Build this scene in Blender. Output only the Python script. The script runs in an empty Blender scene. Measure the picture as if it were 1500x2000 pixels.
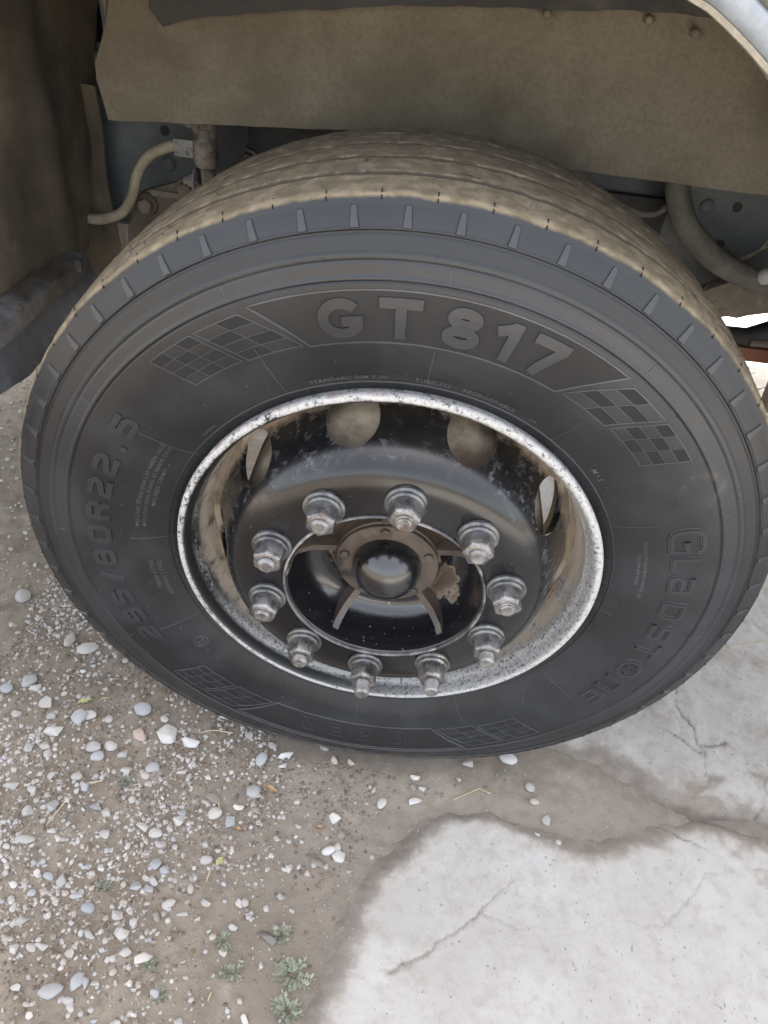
import bpy, bmesh, math, random
import numpy as np
from mathutils import Vector, Matrix
PI = math.pi
S = bpy.context.scene
COL = S.collection
AX = 0.505                       # axle height; axle line = world Y axis at x 0

# ------------------------------------------------------------------ camera
cam_d = bpy.data.cameras.new('camera'); cam = bpy.data.objects.new('camera', cam_d); COL.objects.link(cam)
_r, _u, _f = (0.99135, 0.09321, 0.09242), (-0.13099, 0.657, 0.74243), (-0.00848, 0.74811, -0.66352)
m = Matrix.Identity(4)
for i in range(3):
    m[i][0] = _r[i]; m[i][1] = _u[i]; m[i][2] = -_f[i]
m.translation = (-0.0056, -0.8226, 1.2376)
cam.matrix_world = m
cam_d.sensor_fit = 'HORIZONTAL'; cam_d.sensor_width = 36; cam_d.lens = 36 * 1381.34 / 1500
cam_d.clip_start = 0.02; cam_d.clip_end = 2000
S.camera = cam
# ------------------------------------------------------------------ sky, sun, exposure
SUN_EL, SUN_AZ = math.radians(66), math.radians(12)     # sun behind the truck (+Y), so the near side is in its shade
w = bpy.data.worlds.new('World'); S.world = w; w.use_nodes = True
nt = w.node_tree; nt.nodes.clear()
sky = nt.nodes.new('ShaderNodeTexSky'); sky.sky_type = 'NISHITA'; sky.sun_disc = False
sky.sun_elevation = SUN_EL; sky.sun_rotation = SUN_AZ; sky.dust_density = 4.0; sky.air_density = 1.0; sky.ozone_density = 1.0
hs = nt.nodes.new('ShaderNodeHueSaturation'); hs.inputs['Saturation'].default_value = 0.55
tint = nt.nodes.new('ShaderNodeMix'); tint.data_type = 'RGBA'; tint.blend_type = 'MULTIPLY'; tint.inputs[0].default_value = 1
tint.inputs[7].default_value = (1.0, 0.945, 0.865, 1)
bg = nt.nodes.new('ShaderNodeBackground'); bg.inputs[1].default_value = 0.15
ow = nt.nodes.new('ShaderNodeOutputWorld')
nt.links.new(sky.outputs[0], hs.inputs['Color']); nt.links.new(hs.outputs[0], tint.inputs[6])
nt.links.new(tint.outputs[2], bg.inputs[0]); nt.links.new(bg.outputs[0], ow.inputs[0])
sl = bpy.data.lights.new('sun', 'SUN'); sl.energy = 4.0; sl.angle = math.radians(0.53); sl.color = (1, .95, .87)
so = bpy.data.objects.new('sun', sl); COL.objects.link(so)
sd = Vector((math.sin(SUN_AZ) * math.cos(SUN_EL), math.cos(SUN_AZ) * math.cos(SUN_EL), math.sin(SUN_EL)))
so.rotation_euler = sd.to_track_quat('Z', 'Y').to_euler(); so.location = (0, 8, 10)
vs = S.view_settings; vs.view_transform = 'Standard'; vs.look = 'None'; vs.exposure = 2.95; vs.gamma = 1; vs.use_curve_mapping = False
S.cycles.max_bounces = 10; S.cycles.diffuse_bounces = 6

# ---- measured ground positions in metres (stones: x, y, length mm, width mm, colour key)
STONES=[(-0.591,0.03,35.6,21.6,'w'),(-0.632,0.048,17.9,35.0,'w'),(-0.432,-0.091,31.3,20.6,'b'),(-0.614,-0.105,23.6,22.6,'w'),(-0.573,-0.162,27.5,23.4,'w'),(-0.541,-0.127,21.1,24.1,'b'),(-0.526,-0.119,18.8,14.5,'w'),(-0.42,-0.145,32.7,23.1,'p'),(-0.367,-0.137,30.6,32.3,'W'),(-0.316,-0.143,30.6,27.3,'W'),(-0.492,-0.182,20.5,15.8,'w'),(-0.462,-0.175,20.6,15.8,'w'),(-0.434,-0.187,15.9,16.8,'w'),(-0.479,-0.199,18.0,15.4,'b'),(-0.565,-0.205,13.4,15.6,'w'),(-0.576,-0.189,20.3,13.7,'w'),(-0.605,-0.197,17.0,15.9,'w'),(-0.668,-0.063,19.2,23.8,'b'),(-0.704,-0.084,21.3,15.7,'b'),(-0.781,0.144,26.6,26.2,'w'),(-0.65,-0.075,19.1,18.2,'w'),(-0.659,-0.134,16.2,14.7,'w'),(-0.182,-0.166,17.8,21.7,'b'),(-0.137,-0.152,28.5,15.4,'W'),(-0.139,-0.172,18.8,10.7,'W'),(-0.168,-0.131,14.4,15.8,'w'),(-0.05,-0.146,15.3,17.6,'p'),(-0.017,-0.146,13.4,16.6,'p'),(-0.271,-0.084,19.5,12.0,'w'),(-0.215,-0.117,14.4,11.5,'w'),(-0.072,-0.118,17.0,11.3,'w'),(-0.382,-0.107,15.3,14.3,'w'),(-0.418,-0.217,14.3,16.2,'w'),(-0.375,-0.206,18.1,15.0,'b'),(-0.381,-0.219,15.7,11.9,'w'),(-0.498,-0.238,17.6,12.7,'w'),(-0.542,-0.244,12.2,13.6,'w'),(-0.318,-0.206,15.9,10.6,'w'),(-0.302,-0.214,9.0,11.8,'w'),(-0.268,-0.209,12.7,10.1,'w'),(-0.3,-0.19,12.9,12.9,'w'),(-0.252,-0.244,33.4,20.1,'d'),(-0.183,-0.226,20.4,18.3,'b'),(-0.171,-0.23,13.6,12.1,'w'),(-0.171,-0.257,22.2,13.7,'d'),(-0.2,-0.254,17.8,15.0,'W'),(-0.599,-0.272,21.4,16.8,'w'),(-0.562,-0.274,17.1,10.4,'w'),(-0.476,-0.257,13.1,16.6,'b'),(-0.42,-0.295,17.1,13.7,'w'),(-0.444,-0.292,19.2,11.9,'b'),(-0.55,-0.313,16.7,17.8,'w'),(-0.515,-0.297,19.1,18.0,'b'),(-0.385,-0.268,13.9,12.0,'w'),(-0.241,-0.273,17.5,15.5,'w'),(-0.296,-0.278,15.2,11.7,'w'),(-0.297,-0.291,18.1,15.4,'w'),(-0.21,-0.282,17.5,19.1,'b'),(-0.031,-0.251,20.3,18.6,'W'),(-0.035,-0.306,18.3,12.4,'W'),(-0.015,-0.314,19.5,15.1,'W'),(-0.02,-0.299,10.9,13.9,'w'),(-0.05,-0.328,21.4,14.2,'d'),(-0.018,-0.274,20.0,14.3,'d'),(-0.094,-0.345,12.7,12.2,'w'),(-0.064,-0.347,11.8,11.1,'p'),(-0.24,-0.325,12.7,10.2,'w'),(-0.234,-0.35,14.6,11.3,'w'),(-0.537,-0.356,26.5,11.3,'w'),(-0.448,-0.411,13.8,19.9,'w'),(-0.354,-0.311,17.8,13.3,'w'),(-0.33,-0.319,16.1,13.1,'w'),(-0.314,-0.335,18.9,10.2,'w'),(-0.411,-0.331,17.5,12.0,'w'),(-0.332,-0.354,10.8,9.3,'w'),(-0.312,-0.368,14.8,14.0,'b'),(-0.294,-0.375,14.3,14.6,'b'),(-0.306,-0.393,17.0,12.9,'w'),(-0.331,-0.405,16.8,13.5,'b'),(-0.31,-0.406,16.0,9.4,'b'),(-0.319,-0.39,14.2,10.3,'w'),(-0.416,-0.43,17.6,10.0,'b'),(-0.394,-0.446,15.5,13.0,'b'),(-0.48,-0.474,17.0,11.2,'w'),(-0.344,-0.449,19.4,12.8,'w'),(-0.317,-0.456,11.6,11.0,'w'),(-0.285,-0.443,12.5,18.4,'d'),(-0.273,-0.425,15.1,10.4,'w'),(-0.247,-0.435,15.0,8.3,'w'),(-0.215,-0.414,15.2,11.7,'w'),(-0.222,-0.438,8.7,7.6,'w'),(-0.164,-0.407,9.7,10.4,'w'),(-0.155,-0.405,10.5,10.4,'w'),(-0.245,-0.397,8.9,12.0,'w'),(-0.329,-0.472,18.3,18.5,'w'),(-0.376,-0.48,17.1,9.3,'w'),(-0.284,-0.504,23.2,17.0,'W'),(-0.37,-0.542,13.8,18.5,'b'),(-0.357,-0.542,9.1,17.0,'b'),(-0.402,-0.558,26.8,15.5,'b'),(-0.342,-0.542,10.9,7.9,'w'),(-0.373,-0.566,13.5,8.3,'w'),(-0.254,-0.544,15.3,16.0,'b'),(-0.118,-0.558,12.8,10.0,'W'),(-0.129,-0.537,9.2,9.2,'w'),(-0.145,-0.55,6.6,8.0,'w'),(-0.192,-0.46,9.3,7.9,'p'),(-0.256,-0.47,7.7,6.7,'p'),(-0.17,-0.479,13.5,8.9,'w'),(-0.112,-0.451,33.5,18.3,'D'),(-0.078,-0.489,17.3,13.0,'d'),(0.032,-0.189,5.6,12.5,'w'),(0.049,-0.209,11.6,20.3,'W'),(-0.439,-0.504,16.7,12.2,'w'),(-0.453,-0.507,14.8,9.1,'w'),(-0.451,-0.559,13.5,8.5,'w'),(-0.314,-0.496,15.0,10.1,'w'),(-0.33,-0.505,8.2,10.1,'w'),(-0.349,-0.497,11.2,7.8,'w'),(-0.314,-0.538,8.8,7.9,'p'),(-0.21,-0.572,12.5,9.2,'w'),(0.205,-0.112,17.4,18.9,'w'),(0.282,-0.089,27.8,20.8,'W'),(0.107,-0.154,17.3,14.6,'W'),(0.12,-0.176,11.4,10.9,'w'),(0.11,-0.202,22.5,16.3,'W'),(0.103,-0.175,14.3,13.5,'d'),(0.321,-0.147,16.7,13.9,'w'),(0.349,-0.204,15.2,16.2,'w'),(0.26,-0.128,9.9,8.0,'d'),(0.188,-0.148,7.8,7.8,'w'),(0.365,-0.243,8.4,7.8,'w'),(0.326,-0.174,12.1,9.2,'w'),(0.329,-0.234,8.4,5.5,'w')]
SLAB_A=[(-0.027, -0.554), (-0.013, -0.481), (-0.002, -0.416), (0.046, -0.331), (0.12, -0.251), (0.164, -0.208), (0.248, -0.191), (0.323, -0.21), (0.396, -0.223), (0.5, -0.204), (0.571, -0.176), (0.667, -0.172), (0.759, -0.179)]
SLAB_B=[(0.769, -0.149), (0.703, -0.145), (0.625, -0.149), (0.569, -0.142), (0.526, -0.107), (0.47, -0.084), (0.381, -0.075), (0.291, -0.069), (0.19, -0.036)]
CRACKS=[[(0.077, -0.471), (0.127, -0.451), (0.174, -0.42), (0.236, -0.367), (0.29, -0.307), (0.325, -0.251), (0.331, -0.223)], [(0.236, -0.376), (0.286, -0.387), (0.344, -0.395), (0.395, -0.381), (0.441, -0.353), (0.492, -0.356), (0.53, -0.353), (0.572, -0.32), (0.625, -0.264), (0.674, -0.249), (0.741, -0.238)], [(0.551, -0.183), (0.589, -0.202), (0.643, -0.226), (0.68, -0.244)]]
CRACKS_B=[[(0.653, 0.14), (0.649, 0.069), (0.679, -0.004), (0.667, -0.077)], [(0.679, -0.004), (0.73, 0.01)], [(0.813, -0.006), (0.775, -0.113), (0.745, -0.147)], [(0.555, 0.061), (0.611, 0.015), (0.67, -0.022)]]
MUDSPOTS=[(0.722, -0.225), (0.669, -0.087), (0.75, -0.081), (0.745, -0.195)]
WEEDS=[(-0.061, -0.497), (-0.058, -0.542), (-0.152, -0.505), (-0.175, -0.465), (-0.087, -0.445), (-0.248, -0.544), (-0.274, -0.509), (-0.382, -0.414), (-0.411, -0.236)]
STRAWS=[[(0.178, -0.189), (0.225, -0.162), (0.247, -0.169)], [(-0.311, -0.125), (-0.282, -0.117), (-0.248, -0.117)], [(0.802, 0.258), (0.907, 0.292)], [(-0.512, -0.33), (-0.498, -0.286)], [(-0.241, -0.245), (-0.232, -0.272)], [(-0.223, -0.384), (-0.222, -0.366)], [(-0.176, -0.543), (-0.174, -0.532)], [(-0.475, -0.25), (-0.451, -0.242)]]
LEAVES=[(-0.545, -0.091), (-0.21, -0.35), (-0.152, -0.218), (-0.193, -0.294), (-0.51, -0.08), (-0.055, -0.271)]
# ------------------------------------------------------------------ material helper
ALB = .72                        # the whole place is a little darker than its first measured tones
class Mat:
    def __init__(s, name, coord='Object'):
        s.m = bpy.data.materials.new(name); s.m.use_nodes = True
        s.t = s.m.node_tree; s.t.nodes.clear()
        s.o = s.n('OutputMaterial'); s.b = s.n('BsdfPrincipled'); s.l(s.b.outputs[0], s.o.inputs[0])
        s.c = s.n('TexCoord').outputs[coord]; s._xyz = None
    def n(s, k): return s.t.nodes.new('ShaderNode' + k)
    def l(s, a, b): s.t.links.new(a, b)
    def put(s, sock, v):
        if hasattr(v, 'links') or isinstance(v, bpy.types.NodeSocket): s.l(v, sock)
        elif isinstance(v, (tuple, list)) and len(v) == 3 and sock.type == 'RGBA': sock.default_value = (*v, 1)
        else: sock.default_value = v
    def noise(s, sc, det=4, ro=.55, vec=None, dist=0, w=0.0):
        n = s.n('TexNoise'); n.inputs['Scale'].default_value = sc; n.inputs['Detail'].default_value = det
        n.inputs['Roughness'].default_value = ro; n.inputs['Distortion'].default_value = dist
        v = vec or s.c
        if w:
            a = s.n('VectorMath'); a.operation = 'ADD'; s.l(v, a.inputs[0]); a.inputs[1].default_value = (w, w * .7, -w); v = a.outputs[0]
        s.l(v, n.inputs['Vector']); return n.outputs[0]
    def vor(s, sc, out=0, feat='F1', vec=None):
        n = s.n('TexVoronoi'); n.feature = feat; n.inputs['Scale'].default_value = sc; s.l(vec or s.c, n.inputs['Vector']); return n.outputs[out]
    def ramp(s, f, *st):
        r = s.n('ValToRGB'); e = r.color_ramp.elements
        while len(e) < len(st): e.new(.5)
        for i, (p, c) in enumerate(st):
            e[i].position = p; e[i].color = (*c, 1) if isinstance(c, tuple) else (c, c, c, 1)
        s.l(f, r.inputs[0]); return r.outputs[0]
    def mix(s, f, a, b, mode='MIX'):
        x = s.n('Mix'); x.data_type = 'RGBA'; x.blend_type = mode
        s.put(x.inputs[0], f); s.put(x.inputs[6], a); s.put(x.inputs[7], b); return x.outputs[2]
    def math(s, op, a, b=0.0, c=None):
        x = s.n('Math'); x.operation = op; s.put(x.inputs[0], a); s.put(x.inputs[1], b)
        if c is not None: s.put(x.inputs[2], c)
        return x.outputs[0]
    def mr(s, v, a, b, c=0.0, d=1.0, smooth=True):
        x = s.n('MapRange'); x.interpolation_type = 'SMOOTHSTEP' if smooth else 'LINEAR'
        s.put(x.inputs[0], v)
        for i, q in enumerate((a, b, c, d)): x.inputs[i + 1].default_value = q
        return x.outputs[0]
    def xyz(s):
        if not s._xyz:
            x = s.n('SeparateXYZ'); s.l(s.c, x.inputs[0]); s._xyz = x.outputs
        return s._xyz
    def rad(s):
        a = s.n('VectorMath'); a.operation = 'MULTIPLY'; s.l(s.c, a.inputs[0]); a.inputs[1].default_value = (1, 0, 1)
        b = s.n('VectorMath'); b.operation = 'LENGTH'; s.l(a.outputs[0], b.inputs[0]); return b.outputs['Value']
    def stretch(s, v):
        a = s.n('VectorMath'); a.operation = 'MULTIPLY'; s.l(s.c, a.inputs[0]); a.inputs[1].default_value = v; return a.outputs[0]
    def bump(s, h, st=.3, d=.002, prev=None):
        b = s.n('Bump'); b.inputs['Strength'].default_value = st; b.inputs['Distance'].default_value = d
        s.l(h, b.inputs['Height'])
        if prev: s.l(prev, b.inputs['Normal'])
        s.l(b.outputs[0], s.b.inputs['Normal']); return b.outputs[0]
    def fin(s, col, rough=.6, metal=0.0, spec=.5, coat=0.0):
        s.put(s.b.inputs['Base Color'], s.mix(1.0, col, (ALB, ALB, ALB), 'MULTIPLY')); s.put(s.b.inputs['Roughness'], rough); s.put(s.b.inputs['Metallic'], metal)
        s.put(s.b.inputs['Specular IOR Level'], spec); s.put(s.b.inputs['Coat Weight'], coat); s.b.inputs['Coat Roughness'].default_value = .20; s.b.inputs['Coat IOR'].default_value = 1.5
        return s.m
    def attr(s, name):
        a = s.n('Attribute'); a.attribute_name = name; return a.outputs['Fac']
    def island(s): return s.n('NewGeometry').outputs['Random Per Island']
    def objrand(s): return s.n('ObjectInfo').outputs['Random']

DUST = (.36, .285, .205)
# --- rubber of the sidewall, tread coated in dry mud
def m_tyre(dusty=True):
    k = Mat('tyre_rubber'); r = k.rad(); x, y, z = k.xyz()
    n1 = k.noise(9, 5, .6); n2 = k.noise(60, 4, .6); n3 = k.noise(700, 2, .5)
    base = k.mix(k.mr(n1, .35, .68), (.0098, .0112, .0136), (.0172, .0195, .0232))
    film = k.math('MULTIPLY', k.mr(n1, .45, .75), .06)
    base = k.mix(film, base, (.11, .117, .125))
    band = k.math('MULTIPLY', k.mr(r, .4670, .4680), k.mr(r, .4815, .4805)); ring = k.math('MULTIPLY', k.mr(r, .4400, .4420), k.mr(r, .4660, .4640))
    base = k.mix(k.math('MULTIPLY', band, .55), base, (.009, .0098, .0125)); base = k.mix(k.math('MULTIPLY', ring, .5), base, (.029, .033, .038))
    # dried mud on the tread and the shoulder edge
    edge = k.math('ADD', r, k.math('MULTIPLY', k.math('SUBTRACT', k.noise(26, 5, .65), .5), .007))
    mud = k.mr(edge, .5105, .5145)
    inside = k.mr(y, -.119, -.100)
    mud = k.math('MAXIMUM', mud, inside)
    mudc = k.mix(k.mr(n2, .35, .7), (.215, .170, .108), (.36, .295, .20))
    mudc = k.mix(k.mr(k.noise(14, 5, .6, w=3), .55, .75), mudc, (.19, .145, .105))
    ay = k.math('ABSOLUTE', y); g1 = k.math('ABSOLUTE', k.math('SUBTRACT', ay, .026)); g2 = k.math('ABSOLUTE', k.math('SUBTRACT', ay, .074))
    groove = k.mr(k.math('ADD', k.math('MINIMUM', g1, g2), k.math('MULTIPLY', k.math('SUBTRACT', n2, .5), .003)), .0048, .0062)
    mudc = k.mix(groove, (.10, .075, .055), mudc)  # grooves, walls included, painted dark to read as shaded recesses
    mudm = k.math('MULTIPLY', mud, k.mr(k.noise(40, 6, .7, w=5), .22, .42))
    col = k.mix(mudm, base, mudc)
    # splash of dry clay low on the outer wall, one scuff on the right
    v = k.n('VectorMath'); v.operation = 'DISTANCE'; k.l(k.c, v.inputs[0]); v.inputs[1].default_value = (.355, -.149, .235)
    sc = k.math('MULTIPLY', k.mr(k.math('ABSOLUTE', k.math('SUBTRACT', v.outputs['Value'], .022)), .009, .001), k.mr(k.noise(45, 4, .6), .40, .62))
    col = k.mix(k.math('MULTIPLY', k.math('MULTIPLY', sc, k.mr(k.noise(22, 4, .6, w=1.1), .42, .60)), .16), col, (.40, .34, .26))
    low = k.math('MULTIPLY', k.mr(z, -.40, -.49), k.mr(k.noise(55, 5, .7, w=2), .40, .66))
    col = k.mix(k.math('MULTIPLY', low, .6), col, (.17, .13, .095))
    ro = k.mix(mudm, k.math('SUBTRACT', k.mr(n1, .3, .7, .36, .50), k.math('MULTIPLY', ring, .05)), (.95, .95, .95))
    nb = k.bump(n3, .12, .0006); nb = k.bump(k.math('MULTIPLY', mudm, k.noise(170, 5, .7)), .35, .002, nb)
    return k.fin(col, ro, 0, .45)
def m_rubber(name, c, ro, hatch=0, bs=.15):
    k = Mat(name); n = k.noise(9, 5, .6)
    col = k.mix(k.mr(n, .35, .7), tuple(q * .8 for q in c), tuple(q * 1.35 for q in c))
    if hatch:
        w = k.n('TexWave'); w.inputs['Scale'].default_value = hatch; w.inputs['Distortion'].default_value = .3; k.l(k.c, w.inputs['Vector'])
        k.bump(w.outputs[1], .5, .001)
    else: k.bump(k.noise(700, 2), bs, .0006)
    return k.fin(col, ro)
M = {}
M['tyre'] = m_tyre()
M['letter'] = m_rubber('moulded_rubber', (.0205, .0228, .0262), .42)
M['rib'] = m_rubber('dusty_shoulder_rubber', (.031, .0325, .035), .40)
M['check'] = m_rubber('hatched_rubber', (.0085, .0088, .0096), .85, 260)
M['field'] = m_rubber('hatched_panel_rubber', (.0115, .0118, .013), .58, 300)
M['line'] = m_rubber('mould_line_rubber', (.055, .058, .062), .38)
M['fine'] = m_rubber('fine_moulded_print', (.085, .089, .094), .42)
M['hair'] = m_rubber('rubber_hair', (.06, .055, .05), .55)

def m_wheel_paint():
    k = Mat('black_wheel_paint'); r = k.rad(); x, y, z = k.xyz()
    n1 = k.noise(11, 6, .62); n2 = k.noise(75, 6, .7); n3 = k.noise(240, 4, .7)
    base = k.mix(k.mr(n1, .35, .7), (.004, .0044, .0055), (.009, .0095, .011))
    slope = k.math('MULTIPLY', k.mr(r, .205, .228), k.mr(r, .275, .25))
    scuff = k.math('MULTIPLY', k.mr(n2, .50, .70), k.mr(n1, .38, .58))
    scuff = k.math('MULTIPLY', scuff, slope)
    col = k.mix(k.math('MULTIPLY', scuff, .55), base, (.24, .25, .27))
    fine = k.math('MULTIPLY', k.mr(n3, .60, .74), k.mr(n2, .48, .62))
    col = k.mix(k.math('MULTIPLY', fine, .45), col, (.25, .24, .22))
    # clay caught where the disc meets the rim
    weld = k.math('ADD', r, k.math('MULTIPLY', k.math('SUBTRACT', n2, .5), .016))
    weld = k.math('MULTIPLY', k.mr(weld, .250, .259), k.mr(n1, .30, .55))
    col = k.mix(weld, col, (.46, .37, .27))
    film = k.math('MULTIPLY', k.mr(k.noise(5, 4, .6, w=8), .45, .7), .2)
    col = k.mix(film, col, (.045, .038, .034))
    d = k.math('MAXIMUM', weld, k.math('MAXIMUM', scuff, fine))
    ro = k.mr(d, 0, 1, .0, .6, False)
    ro = k.math('ADD', ro, k.mr(n1, .3, .7, .16, .27))
    k.bump(n2, .12, .0008)
    return k.fin(col, ro, 0, .2, .6)
def m_rim():
    k = Mat('worn_rim_paint'); r = k.rad(); x, y, z = k.xyz()
    n1 = k.noise(10, 6, .65); n2 = k.noise(190, 6, .8); n3 = k.noise(330, 4, .7); n4 = k.noise(34, 6, .7, w=4)
    black = (.014, .0145, .016)
    chalk = k.mix(n3, (.30, .30, .30), (.78, .77, .75))
    clay = k.mix(n2, (.36, .30, .22), (.80, .71, .58))
    rr = k.math('ADD', r, k.math('MULTIPLY', k.math('SUBTRACT', n4, .5), .006))
    fl = k.mr(rr, .2878, .2925)                                    # flange: nearly all chalky
    yy = k.math('ADD', y, k.math('MULTIPLY', k.math('SUBTRACT', n4, .5), .03))
    streak = k.noise(30, 6, .7, k.stretch((1, .35, 1)), w=2)
    clm = k.math('MULTIPLY', k.mr(yy, -.104, -.084), k.mr(streak, .36, .52))
    gut = k.math('MULTIPLY', k.mr(r, .2795, .2825), k.mr(r, .2905, .2880))
    spk = k.math('MULTIPLY', k.mr(n2, .43, .56), k.mr(n4, .32, .58))
    right = k.mr(x, -.12, .22)                                     # the right and lower arc is dustier
    lowr = k.math('MAXIMUM', right, k.mr(z, -.05, -.24))
    spk = k.math('MAXIMUM', k.math('MULTIPLY', spk, k.math('ADD', .55, k.math('MULTIPLY', lowr, .45))), k.math('MULTIPLY', lowr, k.mr(n2, .36, .52)))
    spk = k.math('MULTIPLY', spk, k.math('SUBTRACT', 1.0, k.math('MULTIPLY', gut, k.math('SUBTRACT', 1.0, k.math('MULTIPLY', right, .75)))))
    col = k.mix(spk, black, chalk)
    col = k.mix(clm, col, clay)
    col = k.mix(k.math('MULTIPLY', fl, k.mr(k.math('ADD', n2, k.math('MULTIPLY', k.math('SUBTRACT', n4, .5), .55)), .36, .50)), col, chalk)
    rust = k.math('MULTIPLY', k.mr(r, .2945, .2975), k.mr(n4, .5, .65))
    col = k.mix(k.math('MULTIPLY', rust, .6), col, (.16, .075, .04))
    k.bump(n2, .5, .0018); 
    return k.fin(col, k.mr(spk, 0, 1, .38, .85), 0, .5)
def m_hub():
    k = Mat('chipped_hub_paint'); r = k.rad(); x, y, z = k.xyz()
    n1 = k.math('SUBTRACT', k.noise(9, 5, .55, w=2.3), .035); n2 = k.noise(90, 6, .7)
    f = k.math('ADD', n1, k.math('MULTIPLY', k.math('SUBTRACT', n2, .5), .07))
    f = k.math('ADD', f, k.mr(z, -.09, .13, -.12, .15, False))
    f = k.math('ADD', f, k.mr(r, .06, .14, .08, -.09, False))
    col = k.ramp(f, (.0, (.008, .0085, .011)), (.505, (.010, .0105, .013)), (.522, (.24, .19, .14)), (.54, (.13, .09, .06)), (.58, (.055, .036, .026)), (.80, (.085, .058, .042)))
    ro = k.ramp(f, (.5, .16), (.525, .8), (.60, .45))
    speck = k.math('MULTIPLY', k.mr(k.noise(130, 5, .7, w=6), .63, .72), k.mr(n1, .36, .5))
    col = k.mix(k.math('MULTIPLY', speck, .7), col, (.45, .43, .40))
    k.bump(k.math('ADD', k.mr(f, .51, .54, 1, 0), k.math('MULTIPLY', n2, .4)), .35, .0018)
    return k.fin(col, ro, 0, .5, .5)
M['wheel'] = m_wheel_paint(); M['rim'] = m_rim(); M['hub'] = m_hub()
def m_simple(name, a, b, sc=20, ro=(.5, .8), bs=.3, bd=.002, metal=0.0, c=None, cth=(.55, .68), det=5, stretch=None, sc2=None, w=0.0):
    k = Mat(name); v = k.stretch(stretch) if stretch else None
    n = k.noise(sc, det, .62, v, w=w); n2 = k.noise(sc2 or sc * 6, 5, .7, v)
    col = k.mix(k.mr(n, .33, .67), a, b)
    if c:
        f = k.mr(k.noise(sc * .45, 5, .65, v, w=7 + w), *cth); col = k.mix(f, col, c)
    col = k.mix(k.math('MULTIPLY', k.mr(n2, .35, .7), .35), col, tuple(q * .55 for q in a))
    k.bump(k.math('ADD', n2, k.math('MULTIPLY', n, .5)), bs, bd)
    return k.fin(col, k.mr(n, .3, .7, *ro), metal)
M['cap'] = m_simple('black_cap_paint', (.007, .0075, .009), (.016, .016, .018), 25, (.14, .30), .1, .0008, 0, (.05, .042, .036), (.62, .8))
M['cap'].node_tree.nodes['Principled BSDF'].inputs['Coat Weight'].default_value = .7
M['bore'] = m_simple('worn_bore_edge', (.018, .018, .02), (.20, .20, .20), 28, (.3, .55), .4, .001, .1, (.46, .45, .43), (.52, .66))
M['flange'] = m_simple('dusty_bearing_cover', (.07, .053, .042), (.13, .10, .078), 22, (.3, .5), .25, .001, 0, (.018, .017, .017), (.52, .64))
M['nut'] = m_simple('worn_nut_steel', (.19, .185, .185), (.42, .415, .415), 55, (.2, .42), .5, .0012, .75, (.095, .08, .07), (.50, .68))
M['stud'] = m_simple('stud_steel', (.20, .195, .19), (.42, .41, .40), 80, (.3, .5), .5, .0008, .7, (.15, .11, .09), (.50, .66))
M['washer'] = m_simple('worn_washer_steel', (.08, .08, .084), (.24, .24, .24), 50, (.25, .45), .4, .001, .6, (.45, .43, .40), (.54, .68))
M['drum'] = m_simple('dusty_brake_drum', (.62, .50, .36), (.80, .68, .52), 20, (.8, .95), .4, .002, 0, (.30, .23, .16), (.5, .7))
M['liner'] = m_simple('dusty_liner_rubber', (.185, .155, .105), (.29, .255, .19), 6, (.75, .95), .3, .0018, 0, (.07, .055, .04), (.46, .74), stretch=None, sc2=160)
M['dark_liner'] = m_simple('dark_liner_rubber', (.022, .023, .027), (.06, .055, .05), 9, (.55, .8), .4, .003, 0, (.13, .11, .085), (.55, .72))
M['wall'] = m_simple('mud_stained_sheet', (.19, .15, .10), (.30, .245, .17), 5, (.7, .95), .5, .003, 0, (.075, .064, .052), (.50, .72))
M['flap'] = m_simple('blue_grey_mud_flap', (.10, .113, .14), (.25, .265, .29), 9, (.5, .8), .5, .004, 0, (.17, .14, .11), (.55, .7))
M['bar'] = m_simple('scraped_steel_bar', (.17, .165, .16), (.38, .38, .38), 16, (.5, .75), .6, .005, .05, (.13, .105, .075), (.42, .60))
M['frame'] = m_simple('blue_grey_frame_paint', (.15, .17, .18), (.24, .255, .255), 6, (.5, .75), .2, .001, 0, (.16, .14, .11), (.52, .75))
M['frame_dark'] = m_simple('dark_chassis_steel', (.03, .03, .032), (.07, .066, .06), 9, (.5, .8), .3, .002)
M['oily'] = m_simple('oily_spring_steel', (.11, .085, .062), (.22, .17, .125), 18, (.45, .8), .5, .003, 0, (.21, .165, .12), (.54, .7))
M['shock'] = m_simple('dusty_shock_paint', (.25, .21, .16), (.42, .365, .29), 24, (.6, .9), .5, .002, 0, (.07, .06, .055), (.53, .64))
M['hose'] = m_simple('cream_brake_hose', (.42, .365, .25), (.60, .53, .38), 28, (.45, .65), .15, .001, 0, (.25, .2, .13), (.62, .72))
M['grey_hose'] = m_simple('dusty_grey_hose', (.15, .14, .115), (.26, .245, .20), 18, (.6, .85), .3, .001, 0, (.06, .065, .07), (.58, .68))
M['bracket'] = m_simple('galvanised_bracket', (.30, .30, .29), (.46, .45, .42), 40, (.5, .7), .3, .001, .2, (.3, .25, .18), (.5, .7))
M['clay'] = m_simple('clay_coated_steel', (.24, .20, .15), (.36, .305, .235), 15, (.8, .95), .4, .003, 0, (.2, .13, .08), (.55, .7))
M['rust'] = m_simple('red_rust_steel', (.26, .085, .045), (.42, .19, .12), 18, (.6, .85), .5, .002, 0, (.30, .24, .19), (.5, .65))
M['lip'] = m_simple('worn_pale_blue_lip', (.25, .28, .32), (.34, .375, .41), 12, (.3, .5), .2, .001, 0, (.45, .47, .48), (.58, .7))
M['lip_edge'] = m_simple('chalky_lip_edge', (.30, .27, .21), (.44, .40, .33), 40, (.7, .9), .4, .001)
M['fender'] = m_simple('dusty_olive_fender', (.15, .15, .11), (.30, .265, .20), 9, (.5, .75), .2, .001)
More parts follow.
